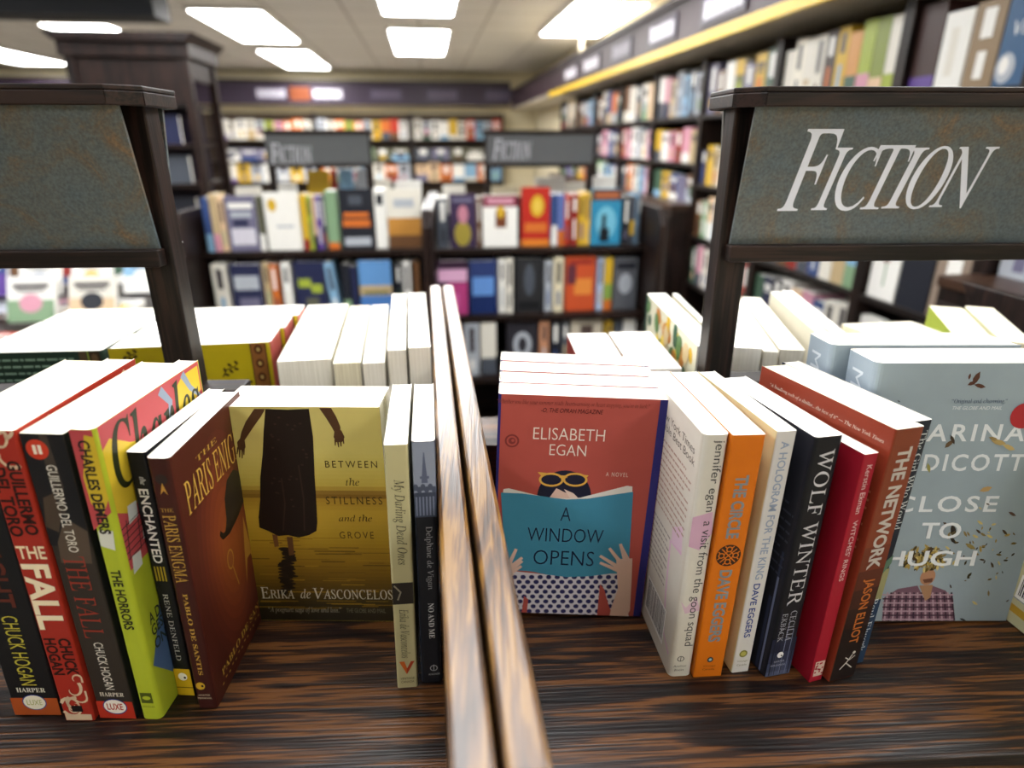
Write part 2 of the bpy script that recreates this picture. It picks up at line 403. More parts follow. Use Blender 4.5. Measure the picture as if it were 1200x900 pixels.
# ------------------------------------------------------------------ double-sided island bookcases
def island(label, O, rot, side, W, div_rot, near, front_h, back_h, sx0, sx1, lettering, sgn_mat, wood_top, div_mat):
    "O joint of the two units on the ridge line; side +1: the unit lies to +x of O"
    mw = Matrix.Translation((O[0], O[1], 0)) @ Matrix.Rotation(R(rot), 4, 'Z')
    t = thing('bookcase', label, 'bookcase', mw)
    X = (lambda a: a) if side > 0 else (lambda a: -a)
    def bx(mb, x0, y0, z0, x1, y1, z1, m): mb.box((min(X(x0), X(x1)), y0, z0), (max(X(x0), X(x1)), y1, z1), m)
    D = .285; e = .0202; sk = math.tan(R(div_rot-rot))
    def board(mb, d0, z0, z1, m):      # its inner end runs along the divider
        pl = [(X(e)+d0*sk, -d0), (X(W), -d0), (X(W), d0), (X(e)-d0*sk, d0)]
        mb.prism(pl, 2, z0, z1, m)
    m = MB(); board(m, D, S-.022, S, wood_top); m.build('top_shelf', t, .0015)
    steps = [(S-.255, .32), (S-.50, .36), (S-.78, .40)]
    for z, dd in steps:
        m = MB(); board(m, dd, z-.022, z, wood_top); m.build('shelf', t, .0015)
    m = MB(); bx(m, e+.001, -.008, .09, W, .008, S+.10, DARKW); m.build('back_board', t)
    m = MB(); board(m, .42, 0, .09, DARKW); m.build('plinth', t, .002)
    # side panel: outer one along the unit's end; the joint one follows its own line
    for inner in (True, False):
        x0 = 0.0015 if inner else W; x1 = x0+.0185
        prof = [(-.46, 0), (.46, 0), (.46, S+.10), (back_h[0], S+back_h[1]), (0, S+.157), (-front_h[0], S+front_h[1]), (-.46, S+.10)]
        if inner:
            ca = math.cos(R(div_rot-rot)); sa = math.sin(R(div_rot-rot))
            m = MB(); m.prism(prof, 0, min(X(x0), X(x1)), max(X(x0), X(x1)), div_mat)
            m.v = [(a*ca-b*sa, a*sa+b*ca+.012, c) for a, b, c in m.v]
        else:
            m = MB(); m.prism(prof, 0, min(X(x0), X(x1)), max(X(x0), X(x1)), DARKZ)
        m.build('side_panel', t, .0025)
    # sign stand: foot bar, two posts, bottom rails, sloping panels, cap
    m = MB(); bx(m, sx0-.03, -.016, S+.0995, sx1+.03, .016, S+.166, DARKW); m.build('foot_bar', t, .002)
    for a in (sx0+.022, sx1-.022):
        m = MB(); bx(m, a-.013, -.012, S+.166, a+.013, .012, S+.41, DARKZ); m.build('sign_post', t, .0015)
    z0, z1 = S+.283, S+.4225
    for sgn in (-1, 1):
        m = MB(); y0, y1 = sorted((sgn*.0125, sgn*.0265)); bx(m, sx0+.014, y0, z0, sx1-.014, y1, z0+.0145, DARKW); m.build('sign_rail', t, .0012)
        yb, yt = sgn*.017, sgn*.038
        m = MB(); pr = [(yb, z0+.012), (yt, z1-.010), (yt-sgn*.003, z1-.010), (yb-sgn*.003, z0+.012)]
        m.prism(pr, 0, min(X(sx0+.016), X(sx1-.016)), max(X(sx0+.016), X(sx1-.016)), sgn_mat); pn = m.build('sign_panel', t)
        if sgn < 0: panel = pn; hv = Vector((0, yt-yb, (z1-.010)-(z0+.012)))
    c = .018
    m = MB(); pl = [(X(sx0), -.046+c), (X(sx0+c*1.1), -.046), (X(sx1-c*1.1), -.046), (X(sx1), -.046+c), (X(sx1), .046-c), (X(sx1-c*1.1), .046), (X(sx0+c*1.1), .046), (X(sx0), .046-c)]
    m.prism(pl, 2, z1-.004, z1, DARKW)
    inn = [(x*.0+X(sx0+.006)if x == X(sx0) else X(sx1-.006) if x == X(sx1) else x, y*.87) for x, y in pl]
    for i in range(8):                                   # hanging lip round the cap
        a, b = pl[i], pl[(i+1) % 8]; a2, b2 = inn[i], inn[(i+1) % 8]
        m.prism([a, b, b2, a2], 2, z1-.0145, z1-.004, DARKW)
    m.build('sign_cap', t, .001)
    t['_'] = 0; del t['_']
    F = Face((0, -.017, z0+.012), (1, 0, 0), hv.normalized(), Vector((0, -hv.z, hv.y)).normalized(), mw)
    if lettering: lettering(F, panel)
    return t, mw
OX, OY, OR = .0172, .574, -4.7
def big_letters(F, panel):
    a = Art(F)
    def L(ch, x0, x1, yt, yb, m=1):
        w = (x1-x0)*.035; x0 += w; x1 -= w
        a.textpx(ch, x0, x1, yt, yb, '#d4d7e2', 'ital')
    L('F', 919, 979, 151, 247); L('I', 958, 991, 173, 246)
    L('C', 981, 1026, 172, 247); L('T', 1016, 1063, 170, 245); L('I', 1042, 1079, 173, 244); L('O', 1066, 1112, 171, 245); L('N', 1098, 1160, 172, 244)
    a.done('lettering', panel, 'pale grey serif lettering')
def far_letters(x0, x1, yt, yb):
    def f(F, panel):
        a = Art(F); w = (x1-x0)
        a.textpx('F', x0, x0+w*.25, yt-3, yb, '#c6c7cf', 'ital'); a.textpx('ICTION', x0+w*.2, x1, yt, yb, '#c6c7cf', 'ital'); a.done('lettering', panel)
    return f
island('near bookcase under the large sign lettered FICTION', (OX, OY), OR, 1, .88, 0, True, (.415, .157), (.50, .150), .233, .70, big_letters, SLATE, SHELFW, HONEY)
island('near bookcase under the blank slate sign at left', (OX, OY), OR, -1, .88, 0, True, (.415, .157), (.50, .150), .228, .70, None, SLATE, SHELFW, HONEY)
FO = (.015, 2.43+.285); FR = -2.5
island('far bookcase at right, its grey FICTION sign above the red-covered book', FO, FR, 1, .83, FR, False, (.415, .157), (.415, .157), .215, .68, far_letters(577, 623, 166, 187), GREYSIGN, DARKW, WALNUT)
island('far bookcase at left, its grey FICTION sign in front of the tan wall', FO, FR, -1, .83, FR, False, (.415, .157), (.415, .157), .215, .64, far_letters(316, 366, 171, 192), GREYSIGN, DARKW, WALNUT)
# ------------------------------------------------------------------ the books one can read
def slab(art, n, F, col, k=0):
    art.rect(*F, col, k)
def rowlines(a, u0, v0, u1, n, dv, hgt, col, seed, k=2):
    "lines of small print"
    rn = random.Random(seed)
    for i in range(n):
        v = v0-i*dv; u = u0; end = u1-(rn.random()*.2*(u1-u0) if rn.random() < .4 else 0)
        while u < end:
            w = min(end-u, (.9+rn.random()*2.6)*hgt*1.6); a.rect(u, v, u+w, v+hgt, col, k); u += w+hgt*.7
def barcode(a, u0, v0, u1, v1, seed, k=3):
    rn = random.Random(seed); a.rect(u0, v0, u1, v1, '#e9e8e4', k-1); u = u0+.002
    while u < u1-.002:
        w = rn.choice((.0004, .0007, .0011)); a.rect(u, v0+.003, min(u+w, u1-.001), v1-.0015, '#2b2930', k); u += w+rn.choice((.0004, .0006, .001))
G_L, G_R = 'books standing on the left near shelf', 'books standing on the right near shelf'
LS = 1.2
# --- left bay
b = Book('thick black large-print paperback with orange band, leftmost on the near shelf', -.2915, .3759, -5.5, .0325, .132, .2225, '#121316', '#121316', '#121316', PAGEC, ls=2.4, group=G_L)
a = b.art('spine'); t = b.t
a.rect(.0003, 0, t-.0003, a.v_at(818), '#a04a1e'); a.ell((t*.5, a.v_at(823)), .0082, .0072, '#2a3a86', 1, False); a.ell((t*.5, a.v_at(823)), .0075, .0065, '#dcd6c2', 2, False)
a.text('LUXE', t*.5-.0052, a.v_at(823)-.0024, t*.5+.0052, a.v_at(823)+.0024, '#9aa04a', 'sans', 4); a.text('HARPER', t*.2, a.v_at(811), t*.8, a.v_at(806), '#cfccc0', 'bserif'); a.done('publisher_mark', b.o)
a = b.art('spine'); a.spine('CHUCK HOGAN', 722, 803, .34, .66, t, '#b2a93c'); a.done('author_lettering', b.o)
a = b.art('spine'); a.spine('THE NIGHT', 560, 712, .25, .72, t, '#57261c', 'bold'); a.done('title_lettering', b.o)

b = Book('red hardcover with cream swirls between two black paperbacks', -.2602, .3676, -6.3, .0205, .130, .226, '#9c2a1e', '#a6301f', '#8c241a', PAGEC, ls=LS+.5, group=G_L)
a = b.art('spine'); t = b.t; rn = random.Random(3)
for i in range(16):                     # cream smoke curls at head and foot
    cv = a.v_at((512, 812)[i % 2]+rn.uniform(-16, 20)); cu_ = t*rn.uniform(.15, .85); r0 = rn.uniform(.004, .010); a0 = rn.uniform(0, 6.3); tw = rn.choice((-1, 1))
    p = [(cu_+r0*(1-.07*j)*math.cos(a0+tw*.33*j), cv+1.3*r0*(1-.07*j)*math.sin(a0+tw*.33*j)) for j in range(12)]
    a.line([(min(t*.97, max(t*.03, q[0])), q[1]) for q in p], rn.uniform(.0016, .003), '#cdb598', 1, False, .0004)
a.rect(t*.35, a.v_at(834), t*.7, a.v_at(827), '#171110', 2); a.rect(t*.06, .0005, t*.94, .006, '#cdb598', 0)
a.done('cover_art', b.o)
a = b.art('spine'); a.spine('GUILLERMO', 540, 627, .52, .92, t, '#240b08', 'heavy'); a.spine('DEL TORO', 548, 629, .06, .46, t, '#240b08', 'heavy'); a.done('author_lettering', b.o); a = b.art('spine')
a.spine('CHUCK', 748, 791, .53, .93, t, '#240b08', 'heavy'); a.spine('HOGAN', 748, 791, .09, .47, t, '#240b08', 'heavy'); a.done('author_lettering', b.o)
a = b.art('spine'); a.text('THE', t*.08, a.v_at(655), t*.94, a.v_at(640), '#e2cfae', 'bold'); a.spine('FALL', 661, 738, .08, .92, t, '#e6d7b8', 'heavy'); a.done('title_lettering', b.o)
a = b.art('front')
for i in range(12):
    u = .004+i*.0105; v = b.h-.006-.006*rn.random()
    a.line([(u, v), (u+.004, v+.003), (u+.009, v-.002), (u+.012, v+.002)], .002+.002*rn.random(), '#cdb598', 1, False, .0008)
a.done('cover_art', b.o)

b = Book('grey stone-textured large-print paperback with red band and round badge', -.2340, .3660, -8.2, .0262, .1285, .2232, '#2f2924', '#15161a', '#15161a', PAGEC, ls=LS, group=G_L)
a = b.art('spine'); t = b.t; rn = random.Random(9)
a.rect(.0003, a.v_at(640), t-.0003, b.h-.0002, '#16161a', 0)
a.poly([(t*.15, a.v_at(660)), (t*.9, a.v_at(660)), (t*.99, a.v_at(622)), (t*.62, a.v_at(610)), (t*.4, a.v_at(618)), (t*.2, a.v_at(636))], '#514439', 1, False)
a.poly([(t*.02, a.v_at(618)), (t*.3, a.v_at(624)), (t*.5, a.v_at(600)), (t*.42, a.v_at(578)), (t*.15, a.v_at(584))], '#45392f', 1, False)
a.poly([(t*.45, a.v_at(508)), (t*.62, a.v_at(507)), (t*.7, a.v_at(570)), (t*.55, a.v_at(612)), (t*.4, a.v_at(560))], '#3d352f', 1, False)
a.rect(.0003, 0, t-.0003, a.v_at(822), '#b0301e', 1); a.done('cover_art', b.o)
a = b.art('spine'); v = a.v_at(527); a.ell((t*.33, v), .0066, .0066, '#c23a24', 2, False); a.text('II', t*.33-.0026, v-.003, t*.33+.0026, v+.003, '#eadfce', 'heavy', 4); a.done('volume_badge', b.o); a = b.art('spine')
v = a.v_at(828); a.ell((t*.5, v), .0085, .0072, '#23317c', 2, False); a.ell((t*.5, v), .0078, .0064, '#e3ded2', 3, False); a.text('LUXE', t*.5-.0056, v-.003, t*.5+.0056, v+.003, '#b02a20', 'bold', 5); a.text('HARPER', t*.18, a.v_at(816), t*.82, a.v_at(811.5), '#c9c2b4', 'bserif'); a.done('publisher_mark', b.o)
a = b.art('spine'); a.spine('GUILLERMO DEL TORO', 545, 647, .42, .66, t, '#d8d3c8'); a.done('author_lettering', b.o)
a = b.art('spine'); a.spine('CHUCK HOGAN', 753, 808, .38, .62, t, '#d8d3c8'); a.done('author_lettering', b.o)
a = b.art('spine'); a.spine('THE FALL', 652, 748, .22, .74, t, '#8e3324', 'serif'); a.done('title_lettering', b.o)

b = Book('lime green and pink paperback with a cartoon landscape cover', -.2104, .3625, -8.9, .0145, .125, .2262, '#a9b52e', '#a9b52e', '#a9b52e', PAGEW, ls=LS, rad=.004, group=G_L)
t = b.t; a = b.art('spine')
a.poly([(.0004, a.v_at(622)), (t-.0004, a.v_at(600)), (t-.0004, b.h-.0003), (.0004, b.h-.0003)], '#b2474c', 0, False)
a.poly([(t*.2, a.v_at(590)), (t*.55, a.v_at(606)), (t*.99, a.v_at(585)), (t*.99, a.v_at(512)), (t*.6, a.v_at(510)), (t*.45, a.v_at(530)), (t*.15, a.v_at(560))], '#c9ad2e', 1, False)
a.poly([(t*.15, a.v_at(640)), (t*.75, a.v_at(645)), (t*.85, a.v_at(622)), (t*.2, a.v_at(622))], '#cfd0c6', 2, False)
a.rect(t*.22, a.v_at(824), t*.78, a.v_at(812), '#4a5518', 1); a.ell((t*.5, a.v_at(818)), .0028, .0018, '#a9b52e', 2, False); a.text('DOUGLAS', t*.2, a.v_at(829), t*.8, a.v_at(827), '#4a5518', 'sans', 2); a.done('cover_art', b.o)
a = b.art('spine'); a.spine('CHARLES DEMERS', 516, 626, .26, .76, t, '#1c1517', 'heavy'); a.done('author_lettering', b.o)
a = b.art('spine'); a.spine('THE HORRORS', 668, 738, .28, .74, t, '#161b0e', 'heavy'); a.done('title_lettering', b.o)
a = b.art('front'); d, h = b.d, b.h
a.rect(.004, h*.55, d-.001, h-.0003, '#b2474c', 0)
a.poly([(.004, h*.74), (.018, h*.70), (.034, h*.76), (.05, h*.80), (.052, h*.87), (.03, h*.90), (.012, h*.95), (.004, h*.93)], '#c9ad2e', 1, False)
a.poly([(.085, h*.9), (.1, h*.86), (.122, h*.9), (.122, h*.985), (.1, h*.985), (.09, h*.96)], '#c9ad2e', 1, False)
a.line([(.07, h*.985), (.08, h*.93), (.075, h*.86), (.09, h*.80)], .007, '#8693a6', 2, False, .003); a.line([(.1, h*.99), (.108, h*.93), (.12, h*.88)], .006, '#8693a6', 2, False, .003)
for i in range(6): a.line([(.006+.012*i, h*.58), (.01+.012*i, h*.70)], .0008, '#3c2a2c', 2, False); a.line([(.004, h*(.585+.02*i)), (.075, h*(.60+.02*i))], .0008, '#3c2a2c', 2, False)
a.poly([(.004, h*.2), (.02, h*.33), (.03, h*.46), (.028, h*.56), (.045, h*.64), (.05, h*.63), (.042, h*.52), (.05, h*.38), (.09, h*.3), (.12, h*.2), (.12, h*.02), (.06, .004), (.03, h*.05)], '#4f6a92', 1, False)
for q in ((.006, .53), (.022, .6), (.05, .55), (.012, .68)): a.poly([(q[0], h*q[1]), (q[0]+.010, h*(q[1]+.004)), (q[0]+.011, h*(q[1]+.05)), (q[0]+.002, h*(q[1]+.055))], '#c8ccc8', 2, False)
a.ell((.026, h*.36), .003, .004, '#a8324c', 3, False); a.done('cover_art', b.o)
a = b.art('front'); a.text('Charles', .010, h*.785, .118, h*.985, '#262b14', 'bital'); a.text('DEMERS', .03, h*.72, .112, h*.78, '#39401f', 'bold'); a.done('title_lettering', b.o); a = b.art('front')
a.text('A DI', .010, h*.33, .024, h*.37, '#252f20', 'bold'); a.text('GEST', .010, h*.285, .028, h*.325, '#252f20', 'bold'); a.text('ON...', .010, h*.235, .03, h*.275, '#252f20', 'bold'); a.done('blurb_lettering', b.o)

b = Book('slim black paperback with a yellow block at the foot of its spine', -.1929, .3808, -9.4, .0124, .109, .201, '#121317', '#17181c', '#121317', PAGEW, ls=LS+.2, group=G_L)
t = b.t; a = b.art('spine'); a.rect(.0002, 0, t-.0002, a.v_at(784), '#c7a31a', 0); a.rect(.0002, a.v_at(806), t-.0002, a.v_at(805), '#5c4a0c', 1)
for i in range(4): a.rect(t*(.18+.17*i), a.v_at(681), t*(.27+.17*i), a.v_at(664), '#a58e26', 1)
a.done('cover_art', b.o); a = b.art('spine')
a.ell((t*.5, a.v_at(793)), .0033, .0036, '#e9e6da', 1, False); a.ell((t*.62, a.v_at(794)), .0009, .0011, '#1a1a1a', 2, False); a.done('publisher_mark', b.o)
a = b.art('spine'); a.spine('the', 559, 568, .45, .75, t, '#d9d7d2', 'ital'); a.spine('ENCHANTED', 573, 660, .26, .78, t, '#dcdad4', 'bold'); a.done('title_lettering', b.o)
a = b.art('spine'); a.spine('RENE DENFELD', 696, 774, .36, .64, t, '#b9b6b0', 'serif'); a.done('author_lettering', b.o)

b = Book('dark brown paperback with gold lettering, bowler hat and tower cover', -.1740, .3671, -6.3, .0142, .111, .2025, '#3c1813', '#4b1f16', '#3c1813', PAGEW, ls=LS, rad=.003, group=G_L)
t = b.t; d = b.d; h = b.h; a = b.art('spine')
a.ell((t*.5, a.v_at(562)), .0037, .0036, '#2c2220', 1, False); a.poly([(t*.34, a.v_at(580)), (t*.5, a.v_at(566)), (t*.66, a.v_at(580)), (t*.5, a.v_at(575))], '#b98a3a', 2, False); a.done('cover_art', b.o); a = b.art('spine')
a.ell((t*.36, a.v_at(804)), .0032, .0034, '#c79f2c', 1, False); a.ell((t*.46, a.v_at(804)), .0009, .001, '#1a1a1a', 2, False); a.text('HARPER', t*.18, a.v_at(815.5), t*.75, a.v_at(813.5), '#b9aa90', 'sans', 2); a.text('PERENNIAL', t*.12, a.v_at(819), t*.82, a.v_at(817), '#b9aa90', 'sans', 2); a.done('publisher_mark', b.o)
a = b.art('spine'); a.text('THE', t*.2, a.v_at(600), t*.75, a.v_at(596), '#b8923e', 'serif'); a.spine('PARIS ENIGMA', 604, 683, .22, .8, t, '#c19a42', 'serif'); a.done('title_lettering', b.o)
a = b.art('spine'); a.spine('PABLO DE SANTIS', 696, 791, .4, .62, t, '#bd9740', 'bserif'); a.done('author_lettering', b.o)
a = b.art('front')
for i in range(7): a.ell((d*.52, h*.48), d*(.42-.05*i), h*(.47-.055*i), ['#53231a', '#5d281b', '#682e1d', '#73341f', '#7c3a20', '#844021', '#8a4522'][i], i*.5, False, n=40)
a.poly([(.052, h*.555), (.058, h*.60), (.060, h*.68), (.068, h*.735), (.080, h*.745), (.089, h*.715), (.091, h*.64), (.088, h*.585), (.078, h*.575), (.066, h*.565)], '#26211c', 5, False); a.poly([(.044, h*.575), (.048, h*.545), (.060, h*.535), (.078, h*.555), (.092, h*.585), (.096, h*.61), (.090, h*.60), (.076, h*.578), (.060, h*.562), (.050, h*.566), (.046, h*.59)], '#1a1613', 6, False)
a.poly([(.079, h*.40), (.0845, h*.53), (.089, h*.40), (.095, h*.25), (.088, h*.345), (.081, h*.345), (.074, h*.25)], '#a87a30', 5, False); a.rect(.0795, h*.385, .0915, h*.395, '#a87a30', 6)
a.ell((.054, h*.44), .0055, .0085, '#a87a30', 5, False); a.ell((.054, h*.44), .0042, .007, '#8a4b26', 6, False); a.line([(.056, h*.40), (.061, h*.30)], .0014, '#a87a30', 6, False)
for i in range(16): a.rect(.012+.006*i, .0085+.0014*(i % 2), .0145+.006*i, .0098+.0014*(i % 2), '#b08a3a', 5)
a.done('cover_art', b.o)
a = b.art('front'); a.text('THE', .030, h*.905, .062, h*.925, '#b8923e', 'serif', 6); a.text('PARIS ENIGMA', .010, h*.765, .109, h*.885, '#c59d45', 'serif', 6); a.done('title_lettering', b.o)
a = b.art('front'); a.text('PABLO DE SANTIS', .014, h*.075, .104, h*.105, '#bd9740', 'bserif', 6); a.done('author_lettering', b.o)

# face-out: skirted figure wading at sunset
b = faceout('face-out paperback with a skirted figure wading in golden water, front copy', (-.1612, .4562), -8.2, .021, .1205, .1985, '#3a2c16', '#b9a44a', '#3a2c16', PAGEW, group='copies with the golden water cover')
a = b.art('front'); d, h = b.d, b.h
bands = [(0, '#2a2417'), (.055, '#2e2716'), (.12, '#473712'), (.17, '#5b4413'), (.23, '#735616'), (.29, '#86661a'), (.35, '#96751e'), (.41, '#a58524'), (.47, '#b08f2e'), (.53, '#b79633'), (.59, '#a5822a'), (.615, '#6f4f1c'), (.635, '#a98a36'), (.66, '#bea84c'), (.72, '#c6b45c'), (.80, '#cbbd6c'), (.90, '#c9bb70')]
N = 56
for i in range(N):                       # printed sunset: one fine strip after another
    v = i/N; q = max(z for z in range(len(bands)) if bands[z][0] <= v+.001); lo = bands[q]; hi = bands[min(q+1, len(bands)-1)]
    f = 0 if hi[0] == lo[0] else min(1, (v-lo[0])/(hi[0]-lo[0])); mixc = '#'+''.join('%02x' % int(int(lo[1][m:m+2], 16)*(1-f)+int(hi[1][m:m+2], 16)*f) for m in (1, 3, 5))
    a.rect(.0003, max(.0003, h*v), d-.0003, min(h*.9985, h*(v+1/N)), mixc, 0)
rn = random.Random(4)
for i in range(60):
    v = h*rn.uniform(.06, .42); u = rn.uniform(0, d*.85); a.rect(u, v, min(d-.001, u+rn.uniform(.01, .04)), v+rn.uniform(.0004, .0011), rn.choice(('#735616', '#86661a', '#96751e', '#5b4413')), 1)
S1 = '#1d130f'
a.poly([(311, 479), (337, 480), (362, 479), (364, 492), (367, 512), (368, 535), (369, 560), (371, 590), (372, 612), (371, 622), (362, 627), (350, 630), (338, 627), (326, 628), (314, 622), (304, 618), (303, 606), (305, 585), (305, 560), (308, 530), (309, 505)], S1, 3)
rn2 = random.Random(14)
for i in range(26): x = rn2.uniform(314, 360); y = rn2.uniform(486, 600); a.ell((x, y), .0012, .0009, '#33241c', 4, n=7)
a.line([(330, 560), (334, 590), (332, 622)], .0012, '#33241c', 4); a.line([(350, 545), (356, 585), (357, 622)], .0012, '#33241c', 4)
a.poly([(298, 479), (311, 479), (306, 488), (298, 499), (290, 511), (286, 517), (281, 515), (283, 506), (288, 494)], '#4f3420', 3); a.poly([(281, 514), (287, 516), (288, 524), (285, 528), (279, 526), (278, 518)], '#4f3420', 4)
for p in ([(279, 524), (278, 532)], [(281, 526), (281, 536)], [(284, 526), (284, 537)], [(286, 525), (286, 533)]): a.line(p, .0014, '#4f3420', 4, True, .0008)
a.poly([(374, 478), (388, 478), (394, 488), (399, 500), (399, 507), (393, 508), (388, 499), (381, 488)], '#4f3420', 3); a.poly([(392, 505), (400, 504), (404, 512), (401, 518), (394, 518), (391, 512)], '#4f3420', 4)
for p in ([(393, 515), (393, 522)], [(396, 517), (397, 524)], [(399, 516), (400, 523)], [(402, 513), (403, 520)]): a.line(p, .0014, '#4f3420', 4, True, .0008)
a.poly([(319, 626), (325, 627), (327, 640), (322, 641)], '#6b4526', 3); a.poly([(336, 629), (343, 629), (345, 650), (339, 651)], '#5a3a22', 3)
for i in range(16):
    y = 643+i*3.4; w = 24-abs(i-7)*1.1; x = 336+rn.uniform(-4, 4); a.ell((x, y), w*.00031, .0016, '#241a10', 2, n=14); a.ell((x+rn.uniform(-8, 8), y+1.5), w*.0002, .0013, '#1c140d', 2.4, n=12)
a.done('cover_art', b.o)
a = b.art('front')
a.textpx('BETWEEN', 381, 442, 540, 548, '#3f3210', 'spaced'); a.textpx('the', 405, 421, 560, 569, '#3f3210', 'ital'); a.textpx('STILLNESS', 382, 448, 582, 591, '#3f3210', 'spaced')
a.textpx('and the', 397, 436, 603, 611, '#3f3210', 'ital'); a.textpx('GROVE', 398, 438, 623, 631, '#4d3c14', 'spaced'); a.done('title_lettering', b.o)
a = b.art('front'); a.textpx('E', 306, 316, 688, 701, '#cfcab8', 'serif'); a.textpx('RIKA', 317, 345, 691, 701, '#cfcab8', 'serif'); a.textpx('de', 352, 364, 690, 701, '#cfcab8', 'ital')
a.textpx('V', 367, 380, 689, 702, '#cfcab8', 'serif'); a.textpx('ASCONCELOS', 379, 460, 691, 702, '#cfcab8', 'serif')
a.textpx('“A poignant saga of love and loss.”', 315, 400, 711, 719, '#9d9787', 'ital'); a.textpx('THE GLOBE AND MAIL', 406, 452, 713, 718, '#6d6858', 'sans'); a.done('author_lettering', b.o)
restack(b, 'second face-out copy behind the skirted figure paperback, only its pages showing', Vector((.0031, .0216, 0)))

b = Book('cream paperback with handwritten-style spine title and orange V mark', -.0312, .3672, -.4, .0150, .109, .2022, '#bdb68c', '#c9c29a', '#c9c29a', PAGEW, ls=1.2, group=G_L)
t = b.t; a = b.art('spine')
a.rect(.0002, a.v_at(708), t-.0002, a.v_at(683), '#2b2622', 0); a.line([(t*.1, a.v_at(686)), (t*.4, a.v_at(694)), (t*.25, a.v_at(703))], .0012, '#8c8474', 1, False)
a.poly([(t*.15, a.v_at(775)), (t*.4, a.v_at(775)), (t*.55, a.v_at(785)), (t*.5, a.v_at(790))], '#c9642a', 1, False); a.poly([(t*.5, a.v_at(790)), (t*.5, a.v_at(784)), (t*.72, a.v_at(775)), (t*.9, a.v_at(775))], '#a83e22', 2, False); a.done('cover_art', b.o); a = b.art('spine')
a.text('VINTAGE', t*.18, a.v_at(796), t*.86, a.v_at(793.5), '#55503c', 'sans', 2); a.text('CANADA', t*.2, a.v_at(800), t*.84, a.v_at(797.5), '#55503c', 'sans', 2); a.done('publisher_mark', b.o)
a = b.art('spine'); a.spine('My Darling Dead Ones', 562, 662, .22, .8, t, '#35312a', 'ital'); a.done('title_lettering', b.o)
a = b.art('spine'); a.spine('Erika de Vasconcelos', 714, 771, .28, .72, t, '#4a463a', 'ital'); a.done('author_lettering', b.o)

b = Book('black paperback with a grey tower photo on its spine, beside the divider', -.0131, .3696, -.3, .0150, .105, .2023, '#1d1f26', '#39415a', '#39415a', PAGEW, ls=1.0, rad=.003, group=G_L)
t = b.t; a = b.art('spine'); g = '#59617a'
a.rect(.0003, a.v_at(606), t-.0003, b.h-.0002, '#8a93a8', 0); a.rect(.0003, a.v_at(606), t-.0003, a.v_at(577), '#3e4558', 1)
a.poly([(t*.36, a.v_at(566)), (t*.48, a.v_at(530)), (t*.52, a.v_at(530)), (t*.64, a.v_at(566))], g, 1, False); a.rect(t*.3, a.v_at(561), t*.7, a.v_at(558), g, 2)
for i in range(6): a.rect(t*(.08+.15*i), a.v_at(604), t*(.15+.15*i), a.v_at(582), '#727b92', 2); a.ell((t*(.1+.16*i), a.v_at(571+i % 2*3)), .0017, .0026, '#4c5468', 1, False)
a.ell((t*.62, a.v_at(783)), .0028, .0028, '#a9abb0', 1, False); a.ell((t*.62, a.v_at(783)), .0022, .0022, '#1d1f26', 2, False); a.line([(t*.62, a.v_at(786)), (t*.62, a.v_at(779))], .0006, '#a9abb0', 3, False); a.text('ANCHOR', t*.35, a.v_at(791), t*.92, a.v_at(789), '#a9abb0', 'sans', 2); a.done('cover_art', b.o)
a = b.art('spine'); a.spine('Delphine de Vigan', 617, 691, .40, .78, t, '#9fa0a6', 'serif'); a.done('author_lettering', b.o)
a = b.art('spine'); a.spine('NO AND ME', 707, 748, .45, .72, t, '#c9c9cc', 'bserif'); a.done('title_lettering', b.o)

# --- right bay, face-out: coral cover, reader behind a blue book
WL = 1.0
b = faceout('face-out coral paperback with a reader hidden behind a blue book', (.0385, .4345), -7.6, .0245, .1285, .2005, '#2a2a6a', '#ad4f47', '#ad4f47', PAGEW, back_lean=WL, lb=-2.2, group='copies with the coral cover')
a = b.art('front'); d, h = b.d, b.h; K = '#1c1d33'
a.rect(d-.0065, .0003, d-.0002, h-.0003, '#2c2a70', 0)
a.rect(.0002, .0003, .0022, h-.0003, '#2c2a70', 0)
a.ell((661, 582), .0215, .0235, K, 1, n=36)                                          # hair
SK = '#d9b9ac'
a.poly([(644, 583), (652, 572), (660, 576), (676, 583), (660, 586)], SK, 2); a.poly([(661, 573), (672, 578), (678, 584), (668, 584)], '#e3cabf', 3)
for c in ((646, 562), (674, 562)): a.ell(c, .0098, .0062, '#d9a84c', 4); a.ell(c, .0080, .0045, K, 5)
a.poly([(630, 553), (640, 554), (641, 559), (635, 558)], '#d9a84c', 4); a.poly([(690, 557), (681, 556), (680, 561), (684, 562)], '#d9a84c', 4); a.poly([(655, 557), (665, 557), (665, 560), (655, 560)], '#d9a84c', 5)
a.poly([(590, 573), (596, 572), (637, 582), (664, 584), (664, 590), (588, 590)], '#ddd9d4', 5); a.poly([(664, 584), (680, 583), (735, 569), (741, 570), (741, 590), (664, 590)], '#ddd9d4', 5)
a.poly([(587, 577), (612, 578), (640, 582), (664, 585), (690, 584), (715, 580), (742, 576), (740, 610), (736, 672), (715, 672), (690, 675), (664, 676), (640, 673), (620, 669), (596, 668), (590, 630)], '#3f87a6', 6)
a.poly([(600, 669), (640, 673), (664, 676), (690, 675), (724, 671), (728, 690), (736, 727), (606, 723)], '#cfcbd6', 4)            # spotted blouse
rn = random.Random(1)
for j in range(9):
    for i in range(15):
        x = 603+i*10+(5 if j % 2 else 0); y = 676+j*5.7
        if y > 674+(.6 if x > 690 else 0) and x < 732: a.ell((x+j*.3, y), .0023, .0022, '#2a2a5c', 5, n=12)
a.poly([(703, 684), (708, 690), (714, 712), (720, 727), (699, 726)], '#ad4f47', 7); a.poly([(614, 698), (619, 702), (617, 724), (611, 723)], '#ad4f47', 7)
